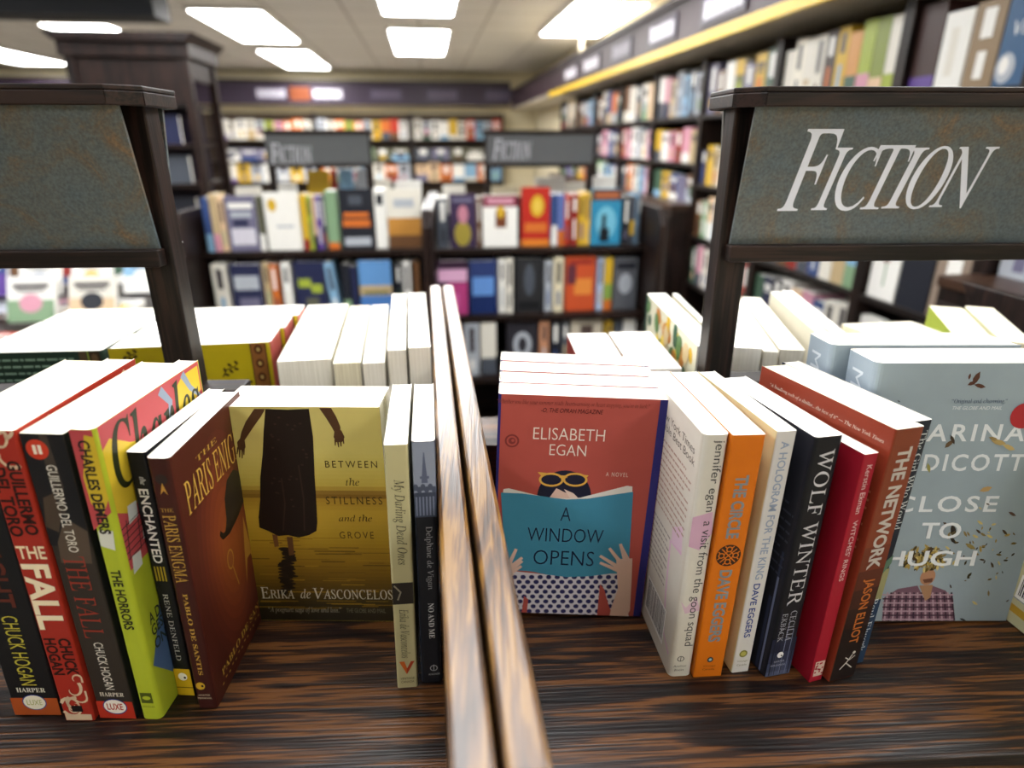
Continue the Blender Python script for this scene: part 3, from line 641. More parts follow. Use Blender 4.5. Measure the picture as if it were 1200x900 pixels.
a.poly([(722, 655), (741, 654), (740, 680), (738, 715), (734, 727), (714, 724), (716, 712), (724, 690)], SK, 8)                     # right hand
for p in ([(724, 664), (703, 651)], [(724, 668), (703, 659)], [(728, 660), (714, 642)], [(733, 658), (727, 637)], [(738, 660), (728, 640)]): a.line(p, .0036, SK, 9, True, .0024)
for p in ([(597, 665), (612, 653)], [(597, 669), (612, 657)], [(597, 660), (605, 643)], [(598, 672), (611, 663)]): a.line(p, .0034, SK, 9, True, .0024)
a.poly([(594, 655), (601, 660), (602, 674), (597, 676)], SK, 8)
a.ell((600, 516.5), .0056, .0056, '#7c3230', 1); a.ell((600, 516.5), .0042, .0042, '#ad4f47', 2); a.ell((600, 516.5), .0028, .0028, '#7c3230', 3); a.ell((601, 516), .0012, .0012, '#ad4f47', 4)
a.done('cover_art', b.o)
a = b.art('front'); a.textpx('“Whether you like your summer reads heartwarming or heart stopping, you’re in luck.”', 582, 762, 470, 477, '#74332e', 'ital'); a.textpx('-O, THE OPRAH MAGAZINE', 634, 707, 479, 485, '#4b1d1c', 'slant'); a.textpx('A NOVEL', 710, 736, 553.5, 558.5, '#d9c4ba', 'spaced'); a.done('blurb_lettering', b.o)
a = b.art('front'); a.textpx('ELISABETH', 625, 709, 502, 516, '#e4d6cc', 'thin'); a.textpx('EGAN', 644, 687, 521, 534, '#e4d6cc', 'thin'); a.done('author_lettering', b.o)
a = b.art('front'); a.textpx('A', 657, 669, 594, 610, '#1d2a45', 'thin', 10); a.textpx('WINDOW', 618, 707, 619, 635, '#1d2a45', 'thin', 10); a.textpx('OPENS', 625, 696, 645, 662, '#1d2a45', 'thin', 10); a.done('title_lettering', b.o)
restack(b, 'second coral copy close behind the reader cover, white page edges showing', Vector((.00332, .0251, 0)))
for i in range(2):
    o = restack(b, ('third copy in the coral stack, turned slightly behind the second', 'rearmost copy of the coral stack, slanting away from the front')[i], Vector((0, 0, 0)))
    o.matrix_world = Matrix.Translation((.0068+.0034*i, .0512+.0262*i, 0)) @ Matrix.Translation(b.mw.translation) @ Matrix.Rotation(R(-.3-.25*i), 4, 'Z') @ Matrix.Translation(-b.mw.translation) @ b.mw

# --- right bay, spines out
RL = 1.4
b = Book('white paperback with pink smudge, left end of the right spine row', .1752, .3512, -1.7, .0180, .124, .204, '#cfcbc2', '#cfcbc2', '#c9c2b6', PAGEW, ls=RL, rad=.0045, group=G_R)
t = b.t; a = b.art('spine'); a.poly([(0.0006, a.v_at(606)), (t*.8, a.v_at(600)), (t*.9, a.v_at(625)), (t*.5, a.v_at(645)), (.0006, a.v_at(640))], '#c9a3bd', 0, False); a.poly([(t*.05, a.v_at(704)), (t*.3, a.v_at(712)), (t*.7, a.v_at(700)), (t*.9, a.v_at(716)), (t*.3, a.v_at(719))], '#cdb0c2', 0, False)
a.ell((t*.42, a.v_at(772)), .0028, .0026, '#4a4a4a', 1, False); a.ell((t*.42, a.v_at(772)), .0021, .002, '#cfcbc2', 2, False); a.line([(t*.42, a.v_at(775)), (t*.42, a.v_at(769))], .0006, '#4a4a4a', 3, False); a.text('Anchor', t*.15, a.v_at(781.5), t*.72, a.v_at(779), '#4a4a4a', 'sans', 2); a.text('Books', t*.22, a.v_at(786), t*.62, a.v_at(783.5), '#4a4a4a', 'sans', 2); a.done('cover_art', b.o)
a = b.art('spine'); a.spine('jennifer egan', 516, 600, .40, .85, t, '#3a393c'); a.done('author_lettering', b.o)
a = b.art('spine'); a.spine('a visit from the goon squad', 611, 757, .38, .85, t, '#403f42'); a.done('title_lettering', b.o)
a = b.art('back'); d, h = b.d, b.h
a.poly([(d-.012, h*.62), (d-.03, h*.56), (d-.028, h*.5), (d-.008, h*.53)], '#d2b4c4', 0, False); a.line([(d-.008, h*.52), (d-.03, h*.5), (d-.026, h*.28), (d-.02, h*.12), (d-.006, h*.08)], .003, '#cfa9c0', 0, False)
a.text('New York Times', d*.35, h*.905, d*.92, h*.935, '#6b6560', 'sans', 2); a.text('Notable Best Book', d*.3, h*.865, d*.94, h*.895, '#6b6560', 'sans', 2)
rowlines(a, d*.42, h*.82, d*.93, 11, h*.026, .0016, '#a08478', 1); rowlines(a, d*.42, h*.50, d*.75, 9, h*.026, .0016, '#8e8580', 2); barcode(a, d*.48, h*.06, d*.84, h*.22, 5); a.done('blurb_lettering', b.o)

b = Book('orange paperback with a dark knot emblem on its spine', .1958, .3481, -1.6, .0226, .122, .2042, '#cf6f14', '#cf6f14', '#c96a12', PAGEW, ls=RL, rad=.0012, group=G_R)
t = b.t; a = b.art('spine'); v = a.v_at(651); a.ell((t*.5, v), .0090, .0090, '#33201a', 1, False, n=32)
for i in range(3):
    for s in (-1, 1):
        o = (i-1)*.0044; a.line([(t*.5-.0055+o*.5, v+s*(-.0055)+o*s*-.5), (t*.5+.0055+o*.5, v+s*.0055+o*s*-.5)], .0009, '#c9701c', 2, False)
for q in ((0, .0052), (0, -.0052), (.0052, 0), (-.0052, 0)): a.ell((t*.5+q[0], v+q[1]), .0024, .0024, '#c9701c', 3, False); a.ell((t*.5+q[0], v+q[1]), .0015, .0015, '#33201a', 4, False)
a.done('knot_emblem', b.o); a = b.art('spine')
v = a.v_at(773); a.ell((t*.5, v), .0024, .0026, '#3c3a3a', 1, False); a.ell((t*.5, v), .0012, .0012, '#8fb0c0', 2, False); a.text('Vintage', t*.28, a.v_at(781.5), t*.72, a.v_at(779.5), '#5a3210', 'sans', 2); a.text('Canada', t*.28, a.v_at(785), t*.7, a.v_at(783), '#5a3210', 'sans', 2); a.done('publisher_mark', b.o)
a = b.art('spine'); a.spine('THE CIRCLE', 557, 631, .3, .72, t, '#7d868c', 'heavy'); a.done('title_lettering', b.o)
a = b.art('spine'); a.spine('DAVE EGGERS', 668, 752, .3, .72, t, '#7d868c', 'heavy'); a.done('author_lettering', b.o)

b = Book('white paperback with pale blue outlined title, between orange and black books', .2228, .3491, 2.4, .0144, .118, .2046, '#cdcbca', '#d0ccc0', '#cfc294', PAGEW, ls=RL, group=G_R)
t = b.t; a = b.art('spine'); v = a.v_at(766); a.ell((t*.48, v), .0033, .0034, '#7d7a38', 1, False); a.ell((t*.48, v), .0021, .0021, '#b0aa58', 2, False); a.text('Vintage', t*.2, a.v_at(776), t*.8, a.v_at(773.5), '#77755f', 'sans', 2); a.text('Canada', t*.22, a.v_at(780), t*.78, a.v_at(777.8), '#77755f', 'sans', 2); a.done('publisher_mark', b.o)
a = b.art('spine'); a.spine('A HOLOGRAM FOR THE KING', 517, 679, .3, .72, t, '#8f9cb4', 'bold'); a.done('title_lettering', b.o)
a = b.art('spine'); a.spine('DAVE EGGERS', 684, 747, .3, .66, t, '#2e4486', 'bold'); a.done('author_lettering', b.o)

b = Book('black paperback with tall white serif title over misty trees', .2493, .3424, 6.0, .0222, .115, .2022, '#15161c', '#14151b', '#1a1b24', PAGEW, ls=RL, rad=.003, group=G_R)
t = b.t; d, h = b.d, b.h; a = b.art('spine')
for i, c in enumerate(('#22263a', '#2e344c', '#3d445e', '#4e5672')): a.rect(.0006, .0003, t-.0006, a.v_at((748, 764, 776, 786)[i]), c, i*.4)
rn = random.Random(7)
for i in range(9): u = t*rn.uniform(.05, .9); a.rect(u, .001, u+rn.uniform(.0005, .0014), a.v_at(rn.uniform(700, 765)), rn.choice(('#1d2030', '#39405a', '#6d7592')), 2)
a.ell((t*.45, a.v_at(767)), .0027, .0028, '#e2e2e4', 3, False); a.ell((t*.5, a.v_at(768)), .0007, .0008, '#1a1a1a', 4, False); a.text('HARPER', t*.26, a.v_at(775.5), t*.66, a.v_at(773.5), '#9ba0b0', 'sans', 3); a.text('PERENNIAL', t*.16, a.v_at(780), t*.74, a.v_at(778), '#9ba0b0', 'sans', 3); a.done('cover_art', b.o)
a = b.art('spine'); a.spine('WOLF WINTER', 526, 709, .26, .78, t, '#c9c9cf', 'serif', 5); a.done('title_lettering', b.o)
a = b.art('spine'); a.spine('CECILIA', 716, 751, .5, .74, t, '#a9acb8', 'serif', 5); a.spine('EKBÄCK', 718, 751, .2, .44, t, '#a9acb8', 'serif', 5); a.done('author_lettering', b.o)
a = b.art('back')
for i in range(16): u = d*(.35+.62*rn.random()); a.rect(u, .001, u+rn.uniform(.001, .004), h*rn.uniform(.25, .55), rn.choice(('#2b3148', '#46506c', '#20243a', '#6a7390')), i*.2)
rowlines(a, d*.45, h*.72, d*.96, 9, h*.035, .0018, '#3a3d4a', 3, 5); a.done('cover_art', b.o)

b = Book('slim crimson book with a white square emblem at the spine foot', .2755, .3336, 10.3, .0118, .102, .1922, '#9a1a2c', '#8d1526', '#820f20', PAGEW, ls=RL, rad=.0012, group=G_R)
t = b.t; a = b.art('spine'); rn = random.Random(11); a.rect(t*.18, a.v_at(792), t*.9, a.v_at(775), '#c9b2a6', 0)
for i in range(14): a.ell((t*rn.uniform(.24, .84), a.v_at(rn.uniform(777, 790))), .0009, .0009, '#9a1a2c', 1, False, n=8)
a.done('publisher_mark', b.o)
a = b.art('spine'); a.spine('Kerstin Ekman', 545, 602, .34, .72, t, '#d9c2c0'); a.done('author_lettering', b.o)
a = b.art('spine'); a.spine("WITCHES' RINGS", 610, 681, .36, .7, t, '#d9c2c0'); a.done('title_lettering', b.o)

b = Book('thick rust-brown paperback with big white title and orange author line', .2962, .3328, 10.8, .0240, .130, .2092, '#7a3a24', '#7a3a24', '#82321f', PAGEC, ls=2.0, rad=.0014, group=G_R)
t = b.t; d, h = b.d, b.h; a = b.art('spine')
for i, (y, c) in enumerate(((640, '#6a3220'), (668, '#52271b'), (690, '#3c1f18'), (712, '#2b1916'), (735, '#1c1312'))): a.rect(.0004, .0003, t-.0004, a.v_at(y), c, i*.3)
a.line([(t*.3, a.v_at(783)), (t*.52, a.v_at(776)), (t*.68, a.v_at(768))], .0011, '#b9b4ae', 3, False); a.line([(t*.5, a.v_at(777)), (t*.78, a.v_at(784))], .0009, '#b9b4ae', 3, False); a.line([(t*.42, a.v_at(770)), (t*.6, a.v_at(774)), (t*.8, a.v_at(770))], .0009, '#b9b4ae', 3, False); a.ell((t*.72, a.v_at(766)), .0014, .0014, '#b9b4ae', 3, False)
a.done('cover_art', b.o)
a = b.art('spine'); a.spine('THE NETWORK', 524, 667, .26, .76, t, '#b5aea8', 'heavy', 4); a.done('title_lettering', b.o)
a = b.art('spine'); a.spine('JASON ELLIOT', 678, 754, .28, .74, t, '#b0642c', 'bold', 4); a.done('author_lettering', b.o)
a = b.art('back'); a.text('“A headlong rush of a thriller... the best of it” — The New York Times', d*.1, h*.935, d*.95, h*.953, '#cdbcae', 'ital', 2); rowlines(a, d*.3, h*.88, d*.95, 12, h*.03, .0018, '#a86a50', 8); a.done('blurb_lettering', b.o)

b = Book('narrow dark navy paperback right of the thick rust-brown one', .3156, .3450, 10.6, .0160, .128, .2080, '#151d2c', '#1b2636', '#151d2c', PAGEW, ls=2.0, group=G_R)
t = b.t; a = b.art('spine'); a.rect(.0002, a.v_at(706), t-.0002, a.v_at(668), '#8d8b64', 0); a.poly([(.0002, a.v_at(690)), (t-.0002, a.v_at(662)), (t-.0002, a.v_at(652)), (.0002, a.v_at(668))], '#54705e', 1, False); a.rect(.0002, .0003, t-.0002, a.v_at(704), '#1e3550', 1); a.rect(t*.3, a.v_at(774), t*.6, a.v_at(766), '#d2d6dc', 2); a.done('cover_art', b.o)
a = b.art('spine'); a.spine('The Girl Who Would', 505, 622, .5, .9, t, '#c2c8cc', 'serif'); a.done('title_lettering', b.o)
a = b.art('spine'); a.spine('Paul Elwork', 702, 764, .46, .84, t, '#c2c8cc', 'serif'); a.done('author_lettering', b.o)

# face-out: pale blue cover, leaves blowing round a man in a plaid shirt
b = faceout('thick pale blue face-out paperback with blowing leaves and a plaid shirt', (.3208, .3900), -7.2, .042, .152, .2285, '#8d9aa6', '#8f9da6', '#8d9aa6', PAGEW, back_lean=2.6, rad=.006, group='copies with the pale blue leaf cover')
t = b.t; a = b.art('front'); d, h = b.d, b.h; rn = random.Random(21)
a.poly([(1032, 733), (1036, 700), (1052, 690), (1075, 686), (1082, 700), (1092, 686), (1108, 692), (1117, 702), (1116, 733)], '#6f5160', 2)
for i in range(18): a.poly([(1034+i*4.8, 733), (1036+i*4.8, 733), (1041+i*4.4, 694), (1039+i*4.4, 694)], '#3c2636' if i % 2 else '#a88d98', 3)
for i in range(8): y = 696+i*4.8; a.poly([(1034, y), (1117, y), (1117, y+1.6), (1034, y+1.6)], '#3c2636' if i % 2 else '#a88d98', 3.5)
a.poly([(1077, 686), (1093, 685), (1090, 700), (1084, 704)], '#a07a5c', 4); a.ell((1087, 676), .0062, .0078, '#a87c60', 4); a.poly([(1081, 679), (1093, 677), (1092, 682), (1083, 683)], '#6b4434', 5)
LV = ('#a08a4a', '#6b5a2c', '#c2b070', '#3c3420', '#86744a', '#4a3b2a')
def leaf(x, y, s, ang, c, k=6):
    q = [(1, 0), (.3, .38), (-.4, .3), (-1, 0), (-.3, -.34), (.4, -.3)]; cs, sn = math.cos(ang), math.sin(ang)
    a.poly([(x+s*(p*cs-r*sn), y+s*(p*sn+r*cs)) for p, r in q], c, k)
for i in range(150): an = rn.uniform(0, 6.3); rr = rn.random()**.6; leaf(1083+26*rr*math.cos(an), 654+14*rr*math.sin(an), rn.uniform(2.2, 5.5), rn.uniform(0, 3.1), rn.choice(LV), 6+rn.random()*2)
for i in range(60):
    x = 1105+rn.random()**.7*85; y = 640+rn.gauss(0, 26)+(x-1105)*.15
    if y < 722: leaf(x, y, rn.uniform(1.5, 4.5), rn.uniform(0, 3.1), rn.choice(LV), 6)
for q in ((1144, 443, 9), (1139, 449, 6), (1148, 452, 7), (1136, 441, 4)): leaf(*q, rn.uniform(0, 3), '#4f2f22', 6)
for q in ((1112, 520, 7, 2.4, '#5a4630'), (1116, 515, 6, 1.2, '#3f3226'), (1170, 518, 9, .2, '#a8905c'), (1182, 524, 8, .4, '#b39c66'), (1164, 514, 6, .3, '#8a744a'), (1088, 548, 6, 1.4, '#8e8a4c'), (1155, 573, 8, -.3, '#a88a5c'), (1186, 602, 5, .5, '#50382a'), (1117, 622, 9, 1.4, '#2a2420'), (1116, 632, 6, 1, '#2a2420'), (1137, 640, 7, .5, '#8c7c48'), (1128, 726, 4, .4, '#2c2c2c'), (1053, 470, 2, .5, '#43454a')): leaf(*q, 6)
a.ell((1200, 487), .0105, .0105, '#a5262e', 6); a.text('WINNER', d-.0118, h*.735, d-.002, h*.75, '#e3c9c4', 'bold', 8)
a.done('cover_art', b.o)
W = '#d6dade'
a = b.art('front'); a.textpx('MARINA', 1060, 1202, 497, 517, W, 'bspaced'); a.textpx('ENDICOTT', 1040, 1200, 532, 552, W, 'bspaced'); a.done('author_lettering', b.o)
a = b.art('front'); a.textpx('CLOSE', 1048, 1169, 581, 600, W, 'bspaced'); a.textpx('TO', 1079, 1126, 612, 631, W, 'bold', 9); a.textpx('HUGH', 1036, 1143, 645, 663, W, 'bold', 9); a.done('title_lettering', b.o)
a = b.art('front'); a.textpx('“Original and charming.”', 1115, 1180, 467, 474, '#2c3c58', 'serif'); a.textpx('THE GLOBE AND MAIL', 1116, 1174, 476, 480, '#cfd4d8', 'slant'); a.done('blurb_lettering', b.o)
a = b.art('spine'); a.text('M', t*.30, h*.89, t*.66, h*.95, '#c3cad0', 'sans', 3, True); a.text('ENDICOTT', t*.34, h*.45, t*.66, h*.85, '#c3cad0', 'sans', 3, True); a.done('spine_lettering', b.o)
restack(b, 'second pale blue copy with M on its spine, behind the leaf cover', Vector((-.0065, .0450, 0)))

b = Book('cream back cover with barcode and yellow band at the right edge', .4875, .2690, .5, .024, .109, .20, '#c9c4a4', '#c9c4a4', '#bdb893', PAGEW, ls=2, group=G_R)
a = b.art('back'); d, h = b.d, b.h; a.rect(.0005, h*.05, d-.001, h*.085, '#b58f2e', 1); a.rect(.0005, h*.115, d*.9, h*.118, '#6a7fa8', 1); barcode(a, .004, h*.12, .04, h*.23, 12); rowlines(a, .004, h*.62, d*.8, 12, h*.03, .0018, '#77745c', 13); a.done('blurb_lettering', b.o)
# ------------------------------------------------------------------ books on the far side of the near bookcases
G_B = 'books on the far side of the near bookcases'
def rear(label, nl, nr, far, h, fore='#e8e3d6', left='#cfc8b4', right='#cfc8b4', pages=None, ls=0, by=1, rot=None, d=None):
    "spine away from the viewer: nl, nr = photo points of the near top edge; far = the far end of the edge at nr (by=1) or nl (by=0)"
    A, B, Q = at(*nl, z=h), at(*nr, z=h), at(*far, z=h); v = Q-(B if by else A)
    r = math.degrees(math.atan2(-v.x, v.y)) if rot is None else rot; d = d or math.hypot(v.x, v.y)
    ax = Vector((math.cos(R(r)), math.sin(R(r)), 0)); t = (B-A).dot(ax); mid = (A+B)/2 if not by else B-ax*t/2
    if not by: mid = A+ax*t/2
    back = Vector((-math.sin(R(r)), math.cos(R(r))))*d
    return Book(label, mid.x+back.x, mid.y+back.y, r+180, t*.965, d, h, fore, left, right, pages, ls=ls, group=G_B)
# five with their fore-edges towards us, left of the divider
rear('widest of five white fore-edge books left of the divider', (325, 421), (389, 421), (411, 356), .170, rot=2.0, pages=PAGE)
rear('second of five fore-edge books left of the divider, cream pages', (390, 425), (423, 425), (434, 358), .168, rot=2.0, pages=PAGEC)
rear('third of five fore-edge books left of the divider', (424.5, 425), (451, 425), (454, 357), .168, rot=2.0, pages=PAGE)
rear('fourth of five fore-edge books, tall beside the tallest', (453, 411), (476, 410), (478, 344), .178, rot=1.4, pages=PAGE)
rear('tallest of five fore-edge books, touching the wooden divider', (478, 408), (505, 407), (501, 343), .178, rot=1.2, pages=PAGE)
# yellow patterned stack with red spines at its right end
h = .178; A, B = at(126, 409, z=h), at(317, 401, z=h); ang = math.degrees(math.atan2(B.y-A.y, B.x-A.x))
w = math.hypot(B.x-A.x, B.y-A.y)
yb = backout('yellow patterned back cover behind the sign post, front copy of three', (B.x, B.y), ang, .055, w, h, '#a04c44', '#b8a416', '#b8a416', PAGEW, rad=.004, group='yellow patterned copies')
a = yb.art('back'); d = yb.d; rn = random.Random(5)
a.rect(d-.022, .001, d-.006, h-.001, '#8a5a2c', 1); a.rect(d-.0225, .001, d-.0215, h-.001, '#4a2c18', 2); a.rect(d-.0065, .001, d-.0055, h-.001, '#4a2c18', 2)
for i in range(11): a.ell((d-.014, .01+.016*i), .0045, .0055, '#5a3018', 2, False, n=10); a.ell((d-.014, .01+.016*i), .002, .0025, '#b59a5a', 3, False, n=8)
def sprig(u, v, s):
    a.line([(u, v), (u+.3*s, v+.5*s), (u+s, v+.8*s)], .0012, '#4a3a10', 2, False)
    for q in ((.2, .5), (.6, .4), (.55, .85), (.95, .55), (1, 1), (.3, .15)): a.ell((u+q[0]*s, v+q[1]*s), .0028, .0016, '#4a3a10', 3, False, rn.uniform(0, 3), 8)
for q in ((d-.055, .140, .016), (d-.05, .10, .02), (d-.045, .115, .018), (.012, .16, .014), (.008, .13, .016), (.075, .165, .010), (d-.05, .05, .02), (.02, .08, .02)): sprig(*q)
rowlines(a, .035, .13, d-.06, 6, .008, .0022, '#8a7a14', 3); a.done('cover_art', yb.o)
a = yb.art('spine'); a.rect(.002, .002, yb.t-.002, .02, '#b59a5a', 1); a.done('spine_band', yb.o)
nrm = Vector((-math.sin(R(ang)), math.cos(R(ang)), 0))
restack(yb, 'second yellow patterned copy, its red spine showing at right', nrm*.0565+Vector((.005, 0, 0)))
restack(yb, 'rearmost yellow patterned copy, nearest the far aisle', nrm*.113+Vector((.011, 0, 0)))
# dark green stack at the left edge
h = .176; B = at(119, 411, z=h); gb = backout('dark green back cover at the left edge, front copy of three', (B.x, B.y), -3, .06, .135, h, '#24382c', '#22352a', '#22352a', PAGE, rad=.004, group='dark green copies')
a = gb.art('back'); d = gb.d; a.rect(d-.014, .001, d-.003, h-.001, '#3a2a1c', 1); a.rect(d-.0155, .001, d-.014, h-.001, '#8a9a3a', 2); a.rect(d-.024, .001, d-.0165, h-.001, '#5a4630', 1)
for i in range(12): a.ell((d-.0085, .008+.0145*i), .0035, .005, '#6a5238', 2, False, n=8)
rowlines(a, .02, h-.010, d-.03, 9, .0075, .0024, '#7f9a86', 6); a.done('cover_art', gb.o)
restack(gb, 'second dark green copy, white page block behind the front one', Vector((.004, .062, 0)))
restack(gb, 'rearmost dark green copy with rounded page corner', Vector((.007, .124, 0)))
# right bay
h = .168
b = rear('white paged book with dark red cover edge, behind the coral stack', (683, 436), (741, 437), (717, 390.5), h, rot=-5, left='#7a2a24', right='#8c2f26', pages=PAGEW)
b = rear('second white paged book behind the coral stack, right of the red one', (743, 437), (800, 432), (759, 389), h, rot=-5, pages=PAGEW)
b = rear('large book with flowers on its cover, behind the right sign post', (817, 406), (846, 405), (758, 344), .190, by=0, left='#ccc8b0', right='#b9bca0', pages=PAGEW)
a = b.art('front'); d, h = b.d, b.h; rn = random.Random(2)     # the cover turned to the left
for i in range(90): u = rn.uniform(.01, d-.01); v = rn.uniform(h*.25, h-.010); c = rn.choice(('#c9a22a', '#d6b83a', '#b87a3a', '#5a7a4a', '#c9b48a', '#3a5a44')); a.ell((u, v), rn.uniform(.006, .016), rn.uniform(.006, .014), c, i*.2, False, rn.random()*3, 14)
a.rect(.001, h*.55, .012, h-.001, '#2c4a3a', 8); a.done('cover_art', b.o)
rear('white paged book just right of the sign post, wide fore-edge', (857, 410), (894, 409), (862, 349), .175, rot=-17, pages=PAGEW)
rear('narrow fore-edge book, third right of the sign post', (896, 414), (913, 413), (871, 349), .172, rot=-17, pages=PAGE)
rear('fore-edge book beside the narrow one, right of the sign post', (916, 413), (944, 411), (886, 349), .172, rot=-17, pages=PAGE)
rear('narrow leaning book just left of the other leaning one, behind the blue copies', (966, 399), (981, 399), (906, 342), .182, rot=-15, pages=PAGEW)
rear('white book partly hidden behind the right sign post, beside the flower cover', (848.5, 405), (856, 405), (788, 344), .186, by=0, pages=PAGEW)
rear('leaning white paged book whose top slants towards the pale blue copies', (984, 399), (1001, 398), (921, 341), .182, rot=-15, pages=PAGEW)
A, B = at(1028, 398, z=.186), at(1116, 394.4, z=.186); ang = math.degrees(math.atan2(B.y-A.y, B.x-A.x))
backout('thick flat-topped stack of cream pages beyond the pale blue copies', (B.x, B.y), ang, .062, math.hypot(B.x-A.x, B.y-A.y), .186, '#4a4a48', '#c6c2b4', '#b9b5a8', PAGEC, group=G_B)
rear('pale green edged book leaning near the right edge of the photo', (1124, 402), (1171, 404), (1133, 354), .180, rot=-30, d=.17, left='#9aa83e', right='#c8c4a0', pages=PAGEC)
rear('cream paged book with olive cover, far right of the back row', (1176, 403), (1215, 404), (1178, 357), .180, rot=-30, d=.17, fore='#8a8c4a', left='#d0cca8', right='#8a8c4a', pages=PAGEC)
# ------------------------------------------------------------------ the background: simple one-mesh books
NAMES = {'#d9d4c8': 'cream', '#e6e4de': 'white', '#b8a27c': 'tan', '#34497a': 'blue', '#22242c': 'black', '#8c2a24': 'dark red', '#c9a32c': 'yellow', '#5a3f8a': 'purple', '#7d9a78': 'pale green',
         '#c66a2c': 'orange', '#7fa6c4': 'light blue', '#4a4f58': 'charcoal', '#c98fa0': 'pink', '#6b4a30': 'brown', '#3f5a48': 'dark green', '#a9aeb6': 'silver grey', '#9aa83c': 'lime', '#d8b894': 'peach', '#b0407a': 'magenta', '#262a48': 'navy', '#b83a26': 'red', '#5c5c4c': 'olive grey', '#6b6880': 'grey purple'}
PAL = list(NAMES)
ORD = ['', 'first', 'second', 'third', 'fourth', 'fifth', 'sixth', 'seventh', 'eighth', 'ninth', 'tenth', 'eleventh', 'twelfth', 'thirteenth', 'fourteenth', 'fifteenth', 'sixteenth', 'seventeenth', 'eighteenth', 'nineteenth', 'twentieth'] + ['twenty-'+o for o in ('first', 'second', 'third', 'fourth', 'fifth', 'sixth', 'seventh', 'eighth', 'ninth')] + ['thirtieth']
def simple(label, mw, t, d, h, col, group, face=None, art=(), pages=PAGEW):
    "spine at y=0 facing -y, like Book; one mesh of card and pages. art: rectangles on 'spine' or 'front' in fractions"
    m = MB(); c = .0012; K = M(col, .4)
    F = M(face or col, .4)
    m.box((-t/2, 0, 0), (t/2, c, h), K); m.box((t/2-c, c, 0), (t/2, d, h), F); m.box((-t/2, c, 0), (-t/2+c, d, h), K)
    m.box((-t/2+c, c, .003), (t/2-c, d-.003, h-.003), pages)
    for i, (w, a0, b0, a1, b1, cc) in enumerate(art):
        e = .0006+.0002*i
        if w == 'spine': q = [(-t/2+t*a0, -e, h*b0), (-t/2+t*a1, -e, h*b0), (-t/2+t*a1, -e, h*b1), (-t/2+t*a0, -e, h*b1)]
        elif w == 'text': v, f, _ = glyphs(cc, 'slant'); m.mesh([(t/2+e, d*(a0+(a1-a0)*p[0]), h*(b0+(b1-b0)*p[1])) for p in v], f, M('#d8dce0')); continue
        elif w == 'front': q = [(t/2+e, d*a0, h*b0), (t/2+e, d*a1, h*b0), (t/2+e, d*a1, h*b1), (t/2+e, d*a0, h*b1)]
        else:   # ellipse on the front
            ca, cb, ra, rb = (a0+a1)/2, (b0+b1)/2, (a1-a0)/2, (b1-b0)/2
            q = [(t/2+e, d*(ca+ra*math.cos(x)), h*(cb+rb*math.sin(x))) for x in [2*math.pi*j/16 for j in range(16)]]
        m.face(q, M(cc, .4))
    o = m.build('book'); o.matrix_world = Matrix.Translation((0, 0, .0005)) @ mw
    return tag(o, label, 'book', group)
PALW = ['#d9d4c8', '#e6e4de', '#e6e4de', '#d9d4c8', '#b8a27c', '#34497a', '#22242c', '#8c2a24', '#c9a32c', '#5a3f8a', '#7d9a78', '#c66a2c', '#7fa6c4', '#4a4f58', '#4a4f58', '#c98fa0', '#6b4a30', '#3f5a48', '#a9aeb6', '#a9aeb6', '#d8b894', '#262a48', '#6b6880']
def texty(kind, col, seed):
    "unreadable printed bands like those seen out of focus"
    rn = random.Random(seed); lum = sum(lin(col))/3; ink = '#e6e4de' if lum < .25 else '#3a3438'
    if kind == 's':
        a = rn.uniform(.45, .7); return [('spine', .3, a, .7, .92, ink), ('spine', .35, .12, .65, a-.15, rn.choice(PALW))] if rn.random() < .7 else [('spine', 0, .0, 1, rn.uniform(.2, .4), rn.choice(PALW))]
    art = [('front', .0, 0, 1, rn.uniform(.25, .6), rn.choice(PALW))] if rn.random() < .6 else []
    if rn.random() < .7: art.append(('ell', .25, .2, .75, .62, rn.choice(PALW)))
    art.append(('front', .12, .74, .88, .84, ink)); art.append(('front', .2, .66, .8, .71, ink)); return art
def cname(c):
    q = lin(c); return NAMES.get(c) or NAMES[min(PAL, key=lambda p: sum((x**.45-y**.45)**2 for x, y in zip(lin(p), q)))]

# --- rows on the far bookcases, read off the photo
def frow(y, z, items, place, group):
    "items: (x0, x1, ytop, kind s|f, colour, art, lean)"
    for i, it in enumerate(items):
        x0, x1, yt, kind, col = it[:5]; art = it[5] if len(it) > 5 and it[5] is not None else texty(kind, col, i*7+int(x0)); lean = it[6] if len(it) > 6 else 0
        yy = y+(.004*(i % 3))
        # fixed on the shelf: find the columns at the shelf's own height
        A = at(x0, it[7] if len(it) > 7 else BASE[z], Y=yy); B = at(x1, it[7] if len(it) > 7 else BASE[z], Y=yy)
        w = (B.x-A.x)*.97; h = min(max(.12, at((x0+x1)/2, yt, Y=yy).z-(S+z)), .25 if z == 0 else .215); x = (A.x+B.x)/2
        lab = f"{cname(col)} {'face-out book' if kind == 'f' else 'spine'}, {ORD[i+1]} from left on {place}"
        if kind == 's':
            mw = Matrix.Translation((x, yy, S+z+abs(math.sin(R(lean)))*w/2)) @ Matrix.Rotation(R(lean), 4, 'Y'); simple(lab, mw, w, .13, h, col, group, None, art)
        else:
            mw = Matrix.Translation((x-w/2, yy+.0165, S+z)) @ Matrix.Rotation(R(-90), 4, 'Z'); simple(lab, mw, .03, w, h, col, group, None, art)
ZL = (0.0, -.255, -.50)
BASE = {}
YF0 = 2.45; 
for z, yy in zip(ZL, (2.455, 2.42, 2.39)): BASE[z] = pxof((.1, yy, S+z))[1]
F = lambda *a: ('front', *a)
g = 'books on the top shelf of the far left bookcase'
